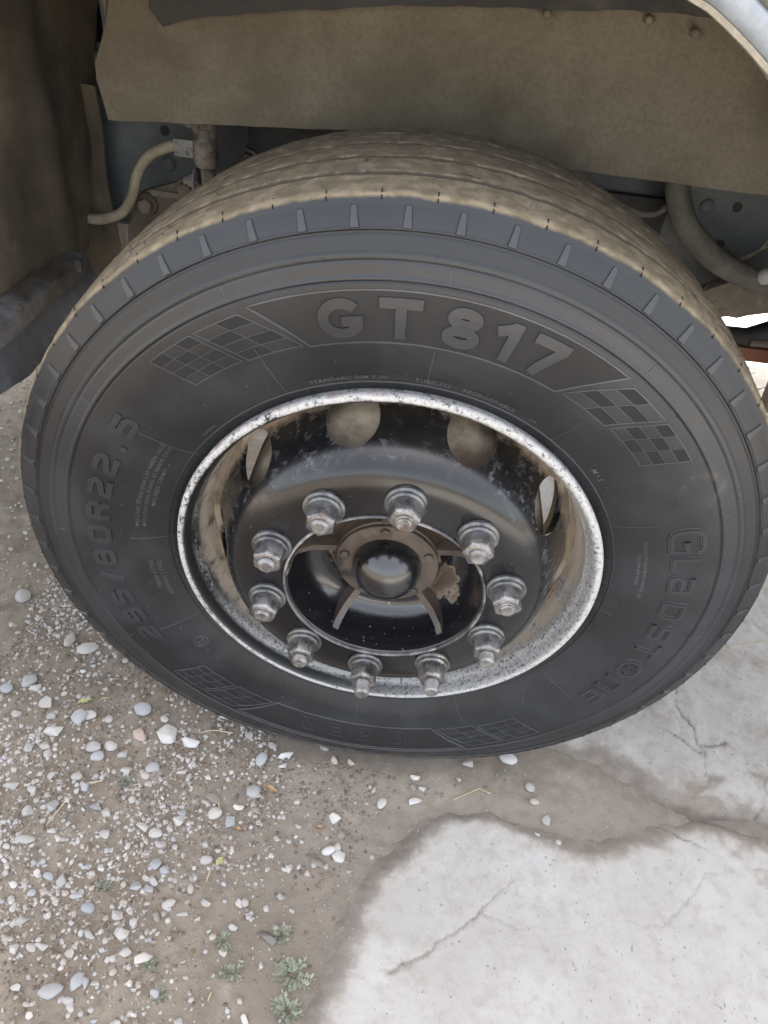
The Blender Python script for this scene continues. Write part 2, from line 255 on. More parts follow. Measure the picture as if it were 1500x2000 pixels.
M['body'] = m_simple('grey_body_paint', (.20, .21, .22), (.26, .27, .28), 3, (.4, .6), .05, .001)
M['pale'] = m_simple('pale_panel', (.6, .58, .54), (.72, .70, .66), 8, (.5, .7), .2, .001)

def m_dirt():
    k = Mat('damp_brown_dirt'); g = k.attr('grey'); x, y, z = k.xyz()
    n1 = k.noise(5, 6, .6); n2 = k.noise(40, 6, .65); n3 = k.noise(260, 5, .7); n4 = k.noise(900, 3, .7)
    a = k.mix(k.mr(n1, .35, .65), (.25, .21, .163), (.34, .288, .228))
    a = k.mix(k.math('MULTIPLY', k.mr(n2, .42, .66), .6), a, (.155, .12, .092))
    a = k.mix(g, a, k.mix(k.mr(n2, .35, .65), (.24, .206, .168), (.32, .278, .230)))
    a = k.mix(k.math('MULTIPLY', k.mr(k.noise(9, 5, .6, w=6), .56, .70), .55), a, (.41, .36, .305))
    a = k.mix(k.mr(n3, .56, .74), a, (.33, .285, .24))
    a = k.mix(k.math('MULTIPLY', k.mr(n4, .55, .7), .5), a, (.10, .08, .062))
    nb = k.bump(n2, .35, .008); nb = k.bump(n3, .5, .0035, nb); k.bump(n4, .35, .0014, nb)
    return k.fin(a, k.mr(n2, .3, .7, .72, .95), 0, .35)
def m_conc(rough=1.0):
    k = Mat('worn_concrete'); mud = k.attr('mud'); dk = k.attr('crackdark')
    n1 = k.noise(4, 6, .6); n2 = k.noise(38, 6, .65); n3 = k.noise(210, 5, .7); n4 = k.noise(800, 3, .65); v = k.vor(75, 0)
    a = k.mix(k.mr(n1, .35, .65), (.465, .443, .412), (.535, .515, .488))
    a = k.mix(k.math('MULTIPLY', k.mr(n2, .45, .68), .5), a, (.40, .37, .335))
    a = k.mix(k.math('MULTIPLY', k.mr(n3, .60, .76), .35), a, (.62, .61, .60))
    pits = k.math('MULTIPLY', k.mr(v, .19, .09), k.mr(k.noise(26, 4, .6, w=3), .50, .60))
    chip = k.math('MULTIPLY', k.mr(k.noise(150, 3, .6, k.stretch((1, .5, 1)), w=12), .66, .71), k.mr(k.noise(16, 3, .6, w=14), .42, .55))
    agg = k.math('MULTIPLY', k.mr(k.vor(190, 0), .30, .12), k.mr(k.noise(30, 4, .6, w=17), .50, .62))
    a = k.mix(k.math('MULTIPLY', pits, .75), a, (.22, .205, .19))
    a = k.mix(k.math('MULTIPLY', chip, .7), a, (.19, .18, .17)); a = k.mix(k.math('MULTIPLY', agg, .4), a, (.34, .315, .29))
    blot = k.math('MULTIPLY', k.mr(k.noise(13, 6, .7, w=9), .57, .72), .4)
    a = k.mix(blot, a, (.40, .345, .285))
    n5 = k.noise(17, 6, .62, w=5)
    mm = k.math('ADD', mud, k.math('ADD', k.math('MULTIPLY', k.math('SUBTRACT', n2, .5), .55), k.math('MULTIPLY', k.math('SUBTRACT', n5, .5), .9)))
    mm = k.math('MULTIPLY', k.mr(mm, .10, .80), k.mr(mud, .01, .25))
    mc = k.mix(k.mr(n2, .35, .7), (.23, .198, .168), (.30, .265, .228))
    mc = k.mix(k.mr(mm, .15, .9), (.44, .395, .34), mc)
    a = k.mix(mm, a, mc)
    if rough > 1: a = k.mix(k.math('MULTIPLY', k.mr(k.noise(8, 7, .72, w=1.5), .47, .64), .6), a, (.32, .27, .215))
    a = k.mix(dk, a, (.085, .07, .058))
    nb = k.bump(n2, .25 * rough, .006); nb = k.bump(n3, .28 * rough, .0025, nb); k.bump(k.math('SUBTRACT', n4, k.math('ADD', pits, chip)), .4, .0014, nb)
    return k.fin(a, .85, 0, .35)
M['dirt'] = m_dirt(); M['concrete'] = m_conc(); M['concrete_rough'] = m_conc(1.8)
def m_stone(name, cols, bs=.25):
    k = Mat(name); r = k.objrand(); n = k.noise(90, 5, .65); n2 = k.noise(420, 4, .6)
    c = k.ramp(r, *[(i / (len(cols) - 1), q) for i, q in enumerate(cols)])
    c = k.mix(k.math('MULTIPLY', k.mr(n, .4, .68), .35), c, (.36, .32, .27))
    c = k.mix(k.math('MULTIPLY', k.mr(n2, .55, .75), .25), c, (.2, .19, .18))
    k.bump(n, bs, .002)
    return k.fin(c, .8, 0, .35)
M['stone_W'] = m_stone('white_stone', [(.60, .585, .555), (.66, .65, .63), (.58, .54, .49)])
M['stone_w'] = m_stone('pale_stone', [(.50, .485, .455), (.42, .40, .375), (.56, .54, .51), (.47, .43, .385), (.40, .395, .39)])
M['stone_b'] = m_stone('blue_grey_stone', [(.34, .355, .38), (.43, .44, .45), (.38, .375, .375)])
M['stone_p'] = m_stone('pinkish_stone', [(.46, .36, .31), (.52, .43, .37)])
M['stone_d'] = m_stone('brown_stone', [(.25, .215, .18), (.31, .27, .23), (.22, .195, .17)])
M['stone_D'] = m_stone('dark_stone', [(.17, .155, .145), (.20, .18, .165)])
def m_gravel(name, st):
    k = Mat(name); r = k.island(); c = k.ramp(r, *st)
    n = k.noise(300, 4, .6); c = k.mix(k.math('MULTIPLY', k.mr(n, .4, .7), .4), c, (.23, .19, .155))
    k.bump(n, .3, .001); return k.fin(c, .85, 0, .3)
M['gravel'] = m_gravel('mixed_gravel', [(0, (.27, .23, .19)), (.22, (.36, .315, .27)), (.4, (.50, .465, .42)), (.6, (.46, .455, .45)), (.8, (.60, .58, .55)), (1, (.42, .35, .29))])
M['clod'] = m_gravel('dirt_crumbs', [(0, (.13, .10, .078)), (.5, (.205, .165, .128)), (.9, (.265, .215, .168)), (1, (.33, .28, .23))])
def m_leaf(name, a, b, tr=.25):
    k = Mat(name); n = k.noise(60, 3); c = k.mix(k.mr(n, .3, .7), a, b)
    k.fin(c, .7, 0, .3); k.b.inputs['Subsurface Weight'].default_value = 0; return k.m
M['weed'] = m_leaf('grey_green_leaf', (.24, .265, .20), (.36, .385, .30))
M['weed_stem'] = m_leaf('weed_stem', (.17, .16, .10), (.24, .21, .14))
M['straw'] = m_leaf('dry_straw', (.48, .39, .24), (.60, .51, .34))
M['yleaf'] = m_leaf('yellow_green_leaf', (.42, .42, .20), (.52, .50, .28))
M['bleaf'] = m_leaf('dry_orange_leaf', (.36, .23, .12), (.48, .33, .19))

# ------------------------------------------------------------------ mesh helpers
def link(name, me, mat=None, parent=None, loc=(0, 0, 0), smooth=True, label=None, cat=None, group=None, kind=None):
    if mat is not None and not me.materials: me.materials.append(M[mat] if isinstance(mat, str) else mat)
    if smooth is not None:
        me.polygons.foreach_set('use_smooth', [bool(smooth)] * len(me.polygons))
    o = bpy.data.objects.new(name, me); COL.objects.link(o); o.location = loc
    if parent: o.parent = parent
    if label: o['label'] = label
    if cat: o['category'] = cat
    if group: o['group'] = group
    if kind: o['kind'] = kind
    return o
def mesh(name, v, f):
    me = bpy.data.meshes.new(name); me.from_pydata([tuple(map(float, q)) for q in v], [], [tuple(map(int, q)) for q in f]); me.update(); return me
def npmesh(name, v, f):
    """numpy verts (n,3), faces (m,k)"""
    me = bpy.data.meshes.new(name); n, (mf, kf) = len(v), f.shape
    me.vertices.add(n); me.vertices.foreach_set('co', v.astype(np.float32).ravel())
    me.loops.add(mf * kf); me.loops.foreach_set('vertex_index', f.astype(np.int32).ravel())
    me.polygons.add(mf); me.polygons.foreach_set('loop_start', np.arange(0, mf * kf, kf, dtype=np.int32))
    me.update(calc_edges=True); me.validate(); return me
class MB:
    def __init__(s): s.v = []; s.f = []
    def add(s, v, f):
        b = len(s.v); s.v += [tuple(q) for q in v]; s.f += [tuple(i + b for i in q) for q in f]; return s
    def box(s, lo, hi):
        (a, b, c), (d, e, g) = lo, hi
        return s.add([(a, b, c), (d, b, c), (d, e, c), (a, e, c), (a, b, g), (d, b, g), (d, e, g), (a, e, g)],
                     [(0, 3, 2, 1), (4, 5, 6, 7), (0, 1, 5, 4), (1, 2, 6, 5), (2, 3, 7, 6), (3, 0, 4, 7)])
    def cyl(s, p, q, r, n=20, r2=None, cap=True):
        p, q = Vector(p), Vector(q); d = (q - p).normalized(); a = d.orthogonal().normalized(); b = d.cross(a); r2 = r if r2 is None else r2
        vs = [p + (a * math.cos(t) + b * math.sin(t)) * r for t in (2 * PI * i / n for i in range(n))] + \
             [q + (a * math.cos(t) + b * math.sin(t)) * r2 for t in (2 * PI * i / n for i in range(n))]
        fs = [(i, (i + 1) % n, n + (i + 1) % n, n + i) for i in range(n)]
        if cap: fs += [tuple(range(n - 1, -1, -1)), tuple(range(n, 2 * n))]
        return s.add(vs, fs)
    def lathe_axis(s, base, d, prof, n=24, phase=0, start=None):
        """profile [(radius, height along d)] turned about d from base"""
        base, d = Vector(base), Vector(d).normalized(); a = Vector(start) if start else d.orthogonal().normalized(); b = d.cross(a)
        vs = []
        for r, h in prof:
            vs += [base + d * h + (a * math.cos(t) + b * math.sin(t)) * r for t in (phase + 2 * PI * i / n for i in range(n))]
        fs = []
        for j in range(len(prof) - 1):
            fs += [(j * n + i, j * n + (i + 1) % n, (j + 1) * n + (i + 1) % n, (j + 1) * n + i) for i in range(n)]
        fs += [tuple(range(n - 1, -1, -1)), tuple(range((len(prof) - 1) * n, len(prof) * n))]
        return s.add(vs, fs)
    def tube(s, pts, r, n=12, cap=True):
        P = [Vector(p) for p in pts]; k = len(P); R = r if isinstance(r, (list, tuple)) else [r] * k
        vs = []; up = None
        for i, p in enumerate(P):
            t = (P[min(i + 1, k - 1)] - P[max(i - 1, 0)]).normalized()
            if up is None: up = t.orthogonal().normalized()
            up = (up - t * up.dot(t)).normalized(); b = t.cross(up)
            vs += [p + (up * math.cos(a) + b * math.sin(a)) * R[i] for a in (2 * PI * j / n for j in range(n))]
        fs = [(i * n + j, i * n + (j + 1) % n, (i + 1) * n + (j + 1) % n, (i + 1) * n + j) for i in range(k - 1) for j in range(n)]
        if cap: fs += [tuple(range(n - 1, -1, -1)), tuple(range((k - 1) * n, k * n))]
        return s.add(vs, fs)
    def build(s, name, mat, parent=None, smooth=False, bevel=0, **k):
        me = mesh(name, s.v, s.f)
        if bevel:
            bm = bmesh.new(); bm.from_mesh(me)
            es = [e for e in bm.edges if len(e.link_faces) == 2 and e.calc_face_angle(0) > .5]
            bmesh.ops.bevel(bm, geom=es, offset=bevel, segments=2, affect='EDGES', profile=.6); bm.to_mesh(me); bm.free(); smooth = True
        bm = bmesh.new(); bm.from_mesh(me); bmesh.ops.recalc_face_normals(bm, faces=bm.faces); bm.to_mesh(me); bm.free()
        o = link(name, me, mat, parent, smooth=smooth, **k)
        if smooth:
            me.set_sharp_from_angle(angle=math.radians(38))
        return o
def catmull(pts, n=8):
    P = [Vector(p) for p in pts]; P = [P[0] * 2 - P[1]] + P + [P[-1] * 2 - P[-2]]; out = []
    for i in range(1, len(P) - 2):
        a, b, c, d = P[i - 1:i + 3]
        for j in range(n):
            t = j / n; out.append(.5 * ((2 * b) + (c - a) * t + (2 * a - 5 * b + 4 * c - d) * t * t + (3 * b - a - 3 * c + d) * t ** 3))
    return out + [P[-2]]
# numpy value noise
def vnoise(x, y, seed=0):
    xi, yi = np.floor(x).astype(np.int64), np.floor(y).astype(np.int64); fx, fy = x - xi, y - yi
    fx, fy = fx * fx * (3 - 2 * fx), fy * fy * (3 - 2 * fy)
    def h(a, b):
        k = (a * 374761393 + b * 668265263 + seed * 1442695041) & 0xffffffff
        k = ((k ^ (k >> 13)) * 1274126177) & 0xffffffff
        return ((k ^ (k >> 16)) & 0xffff) / 65535.0
    return (h(xi, yi) * (1 - fx) + h(xi + 1, yi) * fx) * (1 - fy) + (h(xi, yi + 1) * (1 - fx) + h(xi + 1, yi + 1) * fx) * fy
def fbm(x, y, o=5, seed=0, g=.5):
    s = 0; a = 1; t = 0
    for i in range(o): s = s + a * (vnoise(x * 2 ** i, y * 2 ** i, seed + i) - .5); t += a; a *= g
    return s / t * 2
def sstep(a, b, v): t = np.clip((v - a) / (b - a), 0, 1); return t * t * (3 - 2 * t)
def seg_dist(px, py, poly, closed=False):
    best = np.full(px.shape, 1e9); n = len(poly)
    for i in range(n if closed else n - 1):
        (ax, ay), (bx, by) = poly[i], poly[(i + 1) % n]; dx, dy = bx - ax, by - ay
        t = np.clip(((px - ax) * dx + (py - ay) * dy) / (dx * dx + dy * dy + 1e-12), 0, 1)
        best = np.minimum(best, np.hypot(px - ax - t * dx, py - ay - t * dy))
    return best
def sdf(px, py, poly):
    ins = np.zeros(px.shape, bool); n = len(poly)
    for i in range(n):
        (ax, ay), (bx, by) = poly[i], poly[(i + 1) % n]
        c = ((ay > py) != (by > py)) & (px < (bx - ax) * (py - ay) / (by - ay + 1e-12) + ax); ins ^= c
    d = seg_dist(px, py, poly, True); return np.where(ins, d, -d)

# ------------------------------------------------------------------ ground
PA = SLAB_A + [(1.1, -.21), (7, -.5), (7, -7), (-.35, -7), (-.12, -1.6), (-.05, -.8)]
PB = SLAB_B[::-1] + [(1.1, -.17), (7, -.4), (7, 5), (1.6, 4.2), (.55, 1.6), (.30, .75), (.22, .3), (.17, .05)]
def slab_sd(x, y):
    wob = fbm(x * 9, y * 9, 5, 11) * .020 + fbm(x * 45, y * 45, 3, 5) * .005
    return sdf(x, y, PA) + wob, sdf(x, y, PB) + wob
def axis(lo, hi, st, far, g=1.22):
    a = list(np.arange(lo, hi + st / 2, st)); s = st; q = a[-1]
    while q < far: s *= g; q += s; a.append(q)
    s = st; q = a[0]; pre = []
    while q > -far: s *= g; q -= s; pre.append(q)
    return np.array(pre[::-1] + a)
def dirt_h(x, y):
    h = fbm(x * 3.1, y * 3.1, 4, 1) * .010 + fbm(x * 14, y * 14, 4, 2) * .0045 + fbm(x * 70, y * 70, 3, 3) * .0022
    foot = np.exp(-((x / .24) ** 4 + (y / .17) ** 4))
    lip = np.exp(-(((np.abs(y) - .165) / .03) ** 2)) * np.exp(-(x / .3) ** 4) * .006
    lip2 = np.exp(-(((x + .22 - .1) / .12) ** 2 + ((y + .19) / .07) ** 2)) * .005
    far = sstep(3, 8, np.hypot(x, y))
    return (h * (1 - foot) - .004 * foot + lip + lip2) * (1 - far) - .002
gx, gy = axis(-1.0, 1.0, .006, 300), axis(-.72, .45, .006, 300)
X, Y = np.meshgrid(gx, gy); Z = dirt_h(X, Y)
a_sd, b_sd = slab_sd(X, Y); near = np.maximum(a_sd, b_sd)
Z = Z - .006 * sstep(-.10, .0, near)                      # silt lies a little lower along the slabs
nx, ny = len(gx), len(gy); idx = np.arange(nx * ny).reshape(ny, nx)
F = np.stack([idx[:-1, :-1], idx[:-1, 1:], idx[1:, 1:], idx[1:, :-1]], -1).reshape(-1, 4)
me = npmesh('dirt_ground', np.stack([X, Y, Z], -1).reshape(-1, 3), F)
at = me.attributes.new('grey', 'FLOAT', 'POINT')
gv = sstep(-.34, -.02, X + .10 * fbm(X * 5, Y * 5, 3, 8)) * sstep(-1.3, -.1, -np.abs(Y)) * .9
at.data.foreach_set('value', np.clip(gv, 0, 1).astype(np.float32).ravel())
link('dirt_ground', me, 'dirt', kind='structure', label='damp brown dirt strewn with loose gravel around the wheel')

def slab(name, which, cracks, mat, label, hgt, amp):
    hx, hy = (axis(-.06, .90, .003, 7.5), axis(-.64, -.13, .003, 7.5)) if which == 0 else (axis(.15, .95, .0037, 7.5), axis(-.17, .45, .0037, 7.5))
    X, Y = np.meshgrid(hx, hy); sdv = slab_sd(X, Y)[which]
    wx = fbm(X * 22, Y * 22, 5, 21, .7) * .014; wy = fbm(X * 22, Y * 22, 5, 22, .7) * .014
    cd = np.full(X.shape, 1e9)
    for c in cracks: cd = np.minimum(cd, seg_dist(X + wx, Y + wy, c))
    z = hgt + fbm(X * 2.2, Y * 2.2, 3, 31) * .005 + fbm(X * 16, Y * 16, 4, 32) * .0022 * amp + fbm(X * 75, Y * 75, 3, 33) * .0010 * amp
    if which == 1: z += np.maximum(0, fbm(X * 8, Y * 8, 4, 37)) * .010 - .003
    gate = np.clip(.55 + fbm(X * 9, Y * 9, 3, 41) * 1.5, .15, 1)
    z -= .0022 * np.exp(-(cd / .0026) ** 2) * gate
    z -= (.020 + hgt) * sstep(.030, -.030, sdv)
    mud = sstep(.085, -.02, sdv + .02 * fbm(X * 12, Y * 12, 4, 51))
    for (mx, my), s in zip(MUDSPOTS, (.05, .03, .035, .04)):
        mud = np.maximum(mud, .62 * np.exp(-((((X - mx) + .05 * fbm(X * 14, Y * 14, 5, 91)) / s) ** 2 + (((Y - my) + .05 * fbm(X * 14, Y * 14, 5, 92)) / (s * .6)) ** 2)))
    mud = np.maximum(mud, .38 * np.exp(-(cd / .012) ** 2) * gate)
    dark = .62 * np.exp(-(cd / .0017) ** 2) * gate * (.35 + .65 * sstep(-.02, .25, X + .1 * fbm(X * 7, Y * 7, 3, 44)))
    if which == 1: dark = np.maximum(dark, .6 * sstep(.012, -.004, sdv) * sstep(.5, .62, X))
    ny, nx = X.shape; idx = np.arange(nx * ny).reshape(ny, nx)
    F = np.stack([idx[:-1, :-1], idx[:-1, 1:], idx[1:, 1:], idx[1:, :-1]], -1).reshape(-1, 4)
    keep = (sdv.ravel()[F] > -.045).any(1); F = F[keep]
    used = np.unique(F); rm = np.full(nx * ny, -1); rm[used] = np.arange(len(used))
    me = npmesh(name, np.stack([X, Y, z], -1).reshape(-1, 3)[used], rm[F])
    for nm, arr in (('mud', mud), ('crackdark', dark)):
        me.attributes.new(nm, 'FLOAT', 'POINT').data.foreach_set('value', arr.ravel()[used].astype(np.float32))
    o = link(name, me, mat, kind='structure', label=label)
    return o
slab('concrete_pavement', 0, CRACKS, 'concrete', 'pale cracked concrete slab with a silted edge beside the dirt', .005, 1.0)
slab('broken_concrete_pavement', 1, CRACKS_B, 'concrete_rough', 'rough broken concrete slab running under the tyre and the truck', .004, 2.0)
def ground_z(x, y):
    x, y = np.asarray(x, float), np.asarray(y, float); a, b = slab_sd(x, y)
    d = dirt_h(x, y) - .006 * sstep(-.10, .0, np.maximum(a, b))
    c = np.maximum(.005 - .025 * sstep(.03, -.03, a), .004 - .024 * sstep(.03, -.03, b)) + fbm(x * 2.2, y * 2.2, 3, 31) * .005
    return np.maximum(d, c)

# ------------------------------------------------------------------ the truck
truck = bpy.data.objects.new('truck', None); COL.objects.link(truck); truck.empty_display_size = .2
truck['label'] = 'parked dusty truck seen at its front wheel with black steel rim'; truck['category'] = 'truck'
WL = (0, 0, AX)
SR = [.296, .302, .308, .32, .34, .37, .40, .42, .44, .462, .484, .50, .512]
SY = [-.113, -.119, -.123, -.129, -.137, -.1445, -.1485, -.1495, -.148, -.1445, -.138, -.131, -.1235]
def smooth_sy(R):
    R = np.asarray(R, float); return (np.interp(R - .006, SR, SY) + np.interp(R, SR, SY) + np.interp(R + .006, SR, SY)) / 3
def bulge(R, th):                                 # loaded tyre: the wall swells above the contact patch
    c = np.clip(-np.cos(th), 0, 1) ** 14
    return .007 * c * np.exp(-((np.asarray(R) - .44) / .06) ** 2)
def squash(R, th):                                # radius lost to the load near the contact patch
    d = np.abs((np.asarray(th) % (2 * PI)) - PI)
    return R - .0185 * np.exp(-(d / .42) ** 2) * sstep(.31, .49, np.asarray(R))
def side(R, th, lift=0.0):
    y = smooth_sy(R) - bulge(R, th) - lift; R = float(squash(R, th))
    return (float(R * math.sin(th)), float(y), float(R * math.cos(th)))
def lathe(prof, N, t0=0, t1=2 * PI):
    th = np.linspace(t0, t1, N, endpoint=False); P = np.array(prof)
    v = np.stack([P[:, None, 0] * np.sin(th), np.repeat(P[:, None, 1], N, 1), P[:, None, 0] * np.cos(th)], -1)
    k = len(P); idx = np.arange(k * N).reshape(k, N); nx_ = np.roll(idx, -1, 1)
    return v.reshape(-1, 3), np.stack([idx[:-1], nx_[:-1], nx_[1:], idx[1:]], -1).reshape(-1, 4), th
def tyre_mesh():
    prof = []
    for R in np.concatenate([np.arange(.296, .308, .004), np.arange(.3085, .3145, .0006), np.arange(.3165, .4345, .004), np.arange(.4345, .515, .0009)]):
        y = float(smooth_sy(min(R, .512)))
        if R > .512: y += (R - .512) * 1.2
        def bp(c, w): return math.exp(-((R - c) / w) ** 4)
        y += .0022 * bp(.4835, .0022)                      # groove under the shoulder
        y -= .0010 * bp(.4870, .0015)
        y += .0008 * (1 if .4675 < R < .4812 else 0)       # smooth recessed band
        y += .0010 * bp(.4585, .0012)
        y -= .0008 * bp(.4640, .0030)
        y += .0014 * bp(.4385, .0011); y -= .0012 * bp(.4420, .0022)
        y -= .0018 * bp(.3112, .0010)
        prof.append((R, y))
    tr = []
    for yy in np.linspace(-.1175, .1175, 236):
        R = .5225 - .0065 * (yy / .12) ** 2
        for c in (-.074, -.026, .026, .074):
            R -= .010 * math.exp(-((yy - c) / .0042) ** 6)
        tr.append((R, yy))
    inner = [(R, -float(smooth_sy(R))) for R in (.51, .50, .484, .462, .44, .42, .40, .37, .34, .32, .302)]
    full = prof + tr + inner
    v, f, th = lathe(full, 420)
    Rr = np.hypot(v[:, 0], v[:, 2]); an = np.arctan2(v[:, 0], v[:, 2])
    out = v[:, 1] < -.1
    v[:, 1] -= np.where(out, bulge(Rr, an), 0); v[:, 1] += np.where(v[:, 1] > .1, bulge(Rr, an), 0)
    # worn edges of the ribs
    a = an * .52; g = fbm(a * 60, v[:, 1] * 60, 4, 61)
    tread = (np.abs(v[:, 1]) < .121) & (Rr > .505)
    Rn = Rr + np.where(tread, g * .0012, 0); v[:, 0] *= Rn / Rr; v[:, 2] *= Rn / Rr
    Rq = np.hypot(v[:, 0], v[:, 2]); k_ = squash(Rq, an) / Rq; v[:, 0] *= k_; v[:, 2] *= k_
    v[:, 2] = np.maximum(v[:, 2], -AX - .003 + .0002 * v[:, 0])
    return npmesh('tyre', v, f)
tyre = link('tyre', tyre_mesh(), 'tyre', truck, WL, label='black rubber tyre with dry brown mud over the tread')

def wob(name, mb, mat, smooth=False, **k):        # child of the tyre
    return mb.build(name, mat, tyre, smooth=smooth, **k)
def ribbon(mb, pts, w, lift, closed=False, chamfer=.0006):
    """raised moulded stroke; pts in (theta radians, R metres), w = width in metres"""
    L = []
    for i, (t, R) in enumerate(pts):              # resample to short pieces
        if i:
            t0, R0 = pts[i - 1]; d = math.hypot((t - t0) * .4, R - R0); n = max(1, int(d / .006))
            L += [(t0 + (t - t0) * j / n, R0 + (R - R0) * j / n) for j in range(1, n + 1)]
        else: L.append((t, R))
    if closed and math.hypot((L[0][0] - L[-1][0]) * .4, L[0][1] - L[-1][1]) < 1e-5: L.pop()
    P = [Vector((t * .4, R)) for t, R in L]; n = len(P); A = []; B = []
    for i in range(n):
        a = P[i - 1] if (closed or i) else P[i]; c = P[(i + 1) % n] if (closed or i < n - 1) else P[i]
        d1 = (P[i] - a); d2 = (c - P[i])
        if d1.length < 1e-9: d1 = d2
        if d2.length < 1e-9: d2 = d1
        d1.normalize(); d2.normalize(); t = (d1 + d2)
        t = t.normalized() if t.length > 1e-6 else d1
        nrm = Vector((-t.y, t.x)); k = min(1.35, 1 / max(.3, nrm.dot(Vector((-d1.y, d1.x)))))
        A.append(P[i] + nrm * (w / 2 * k)); B.append(P[i] - nrm * (w / 2 * k))
    v = []
    for i in range(n):
        for q, s in ((A[i], 1), (B[i], -1)):
            dirn = (A[i] - B[i]).normalized() * s * chamfer
            v.append(side(q.y, q.x / .4, lift)); qo = q + dirn; v.append(side(qo.y, qo.x / .4, -.0006))
    f = []
    for i in range(n if closed else n - 1):
        a = i * 4; b = ((i + 1) % n) * 4
        f += [(a, a + 2, b + 2, b), (a + 1, a, b, b + 1), (a + 2, a + 3, b + 3, b + 2)]
    if not closed:
        f += [(0, 1, 3, 2), ((n - 1) * 4 + 1, (n - 1) * 4, (n - 1) * 4 + 2, (n - 1) * 4 + 3)]
    mb.add(v, f)
def arc(cx, cy, rx, ry, a0, a1, n=22):
    return [(cx + rx * math.cos(math.radians(a0 + (a1 - a0) * i / n)), cy + ry * math.sin(math.radians(a0 + (a1 - a0) * i / n))) for i in range(n + 1)]
# glyphs: list of (points, closed) in a box of height 1
BOLD = {
 'G': [(arc(.50, .5, .375, .375, 38, 325) + [(.83, .30), (.83, .43)], 0), ([(.50, .43), (.95, .43)], 0)],
 'T': [([(.0, .875), (.86, .875)], 0), ([(.43, .80), (.43, .0)], 0)],
 '8': [(arc(.43, .735, .24, .145, 0, 360, 26)[:-1], 1), (arc(.43, .275, .29, .165, 0, 360, 26)[:-1], 1)],
 '1': [([(.40, .0), (.40, 1.0)], 0), ([(.04, .68), (.36, .86)], 0)],
 '7': [([(.0, .875), (.76, .875)], 0), ([(.66, .84), (.50, .52), (.36, .22), (.30, .0)], 0)]}
SQ = {
 '2': [([(.06, .88), (.55, .88), (.66, .78), (.66, .62), (.58, .54), (.14, .40), (.07, .31), (.07, .12), (.70, .12)], 0)],
 '9': [([(.08, .52), (.08, .78), (.17, .88), (.57, .88), (.66, .78), (.66, .52)], 1), ([(.66, .60), (.66, .22), (.56, .12), (.06, .12)], 0)],
 '5': [([(.68, .88), (.10, .88), (.10, .57), (.55, .57), (.66, .47), (.66, .22), (.55, .12), (.04, .12)], 0)],
 '/': [([(.02, 0), (.36, 1)], 0)],
 '8': [([(.16, .52), (.10, .60), (.10, .80), (.18, .88), (.54, .88), (.62, .80), (.62, .60), (.56, .52)], 1), ([(.14, .53), (.07, .44), (.07, .20), (.16, .12), (.56, .12), (.66, .20), (.66, .44), (.58, .53)], 1)],
 '0': [([(.08, .20), (.08, .80), (.17, .88), (.57, .88), (.66, .80), (.66, .20), (.57, .12), (.17, .12)], 1)],
 'R': [([(.09, 0), (.09, .88), (.56, .88), (.66, .79), (.66, .58), (.56, .49), (.12, .49)], 0), ([(.42, .47), (.64, .30), (.64, 0)], 0)],
 '.': [([(.02, .09), (.22, .09)], 0)],
 'G': [([(.86, .72), (.80, .86), (.68, .9), (.30, .9), (.14, .80), (.09, .62), (.09, .36), (.16, .18), (.32, .1), (.84, .1), (.84, .48), (.50, .48)], 0)],
 'L': [([(.09, 1), (.09, .1), (.62, .1)], 0)],
 'A': [([(.10, .88), (.60, .88), (.70, .78), (.70, 0)], 0), ([(.68, .12), (.18, .12), (.09, .22), (.09, .42), (.18, .52), (.68, .52)], 0)],
 'D': [([(.09, .1), (.09, .9), (.58, .9), (.74, .74), (.74, .26), (.58, .1)], 1)],
 'S': [([(.68, .88), (.18, .88), (.09, .78), (.09, .62), (.18, .52), (.58, .48), (.68, .38), (.68, .22), (.58, .12), (.06, .12)], 0)],
 'T': [([(0, .88), (.72, .88)], 0), ([(.36, .82), (.36, 0)], 0)],
 'O': [(arc(.45, .5, .42, .42, 0, 360, 26)[:-1], 1), (arc(.45, .5, .2, .2, 0, 360, 14)[:-1], 1)] + [([(.45 + .22 * math.cos(a), .5 + .22 * math.sin(a)), (.45 + .36 * math.cos(a), .5 + .36 * math.sin(a))], 0) for a in (i * PI * 2 / 5 for i in range(5))],
 'N': [([(.09, 0), (.09, .88), (.60, .88), (.72, .76), (.72, 0)], 0)],
 'E': [([(.68, .88), (.09, .88), (.09, .12), (.68, .12)], 0), ([(.14, .5), (.60, .5)], 0)]}
def glyph(font, ch, th_deg, Rc, h, stroke, wscale, lift, mat, width, outline=0):
    """one raised letter centred at angle th_deg, mid height at radius Rc"""
    mb = MB(); t0 = math.radians(th_deg); R0 = Rc - h / 2
    for i, (pts, cl) in enumerate(font[ch]):
        q = [(t0 + (x - width / 2) * wscale * h / Rc, R0 + y * h) for x, y in pts]
        st = stroke * (.35 if ch == 'O' and i else 1)
        if outline:
            ribbon(mb, q, st * h, lift * .55 + i * .00012, cl, .0009)
            ribbon(mb, q, st * h * .45, lift + .0001 + i * .00012, cl, .0006)
        else: ribbon(mb, q, st * h, lift + i * .00012, cl, .0007)
    wob('raised_letter' if ch.isalpha() else 'raised_numeral' if ch.isdigit() else 'raised_mark', mb, mat)
for ch, t in zip('GT817', (-11.9, -2.95, 6.3, 13.0, 19.6)):
    glyph(BOLD, ch, t, .4005, .0465, .25, 1.08, .0017, 'letter', {'G': .97, 'T': .86, '8': .86, '1': .58, '7': .80}[ch])
for ch, t in zip('295/80R22.5', (-116.8, -110.6, -104.6, -98.6, -92.6, -86.2, -79.8, -73.6, -67.4, -62.3, -57.2)):
    glyph(SQ, ch, t, .3995, .031, .25, 1.36, .0021, 'letter', {'/': .38, '.': .24}.get(ch, .74))
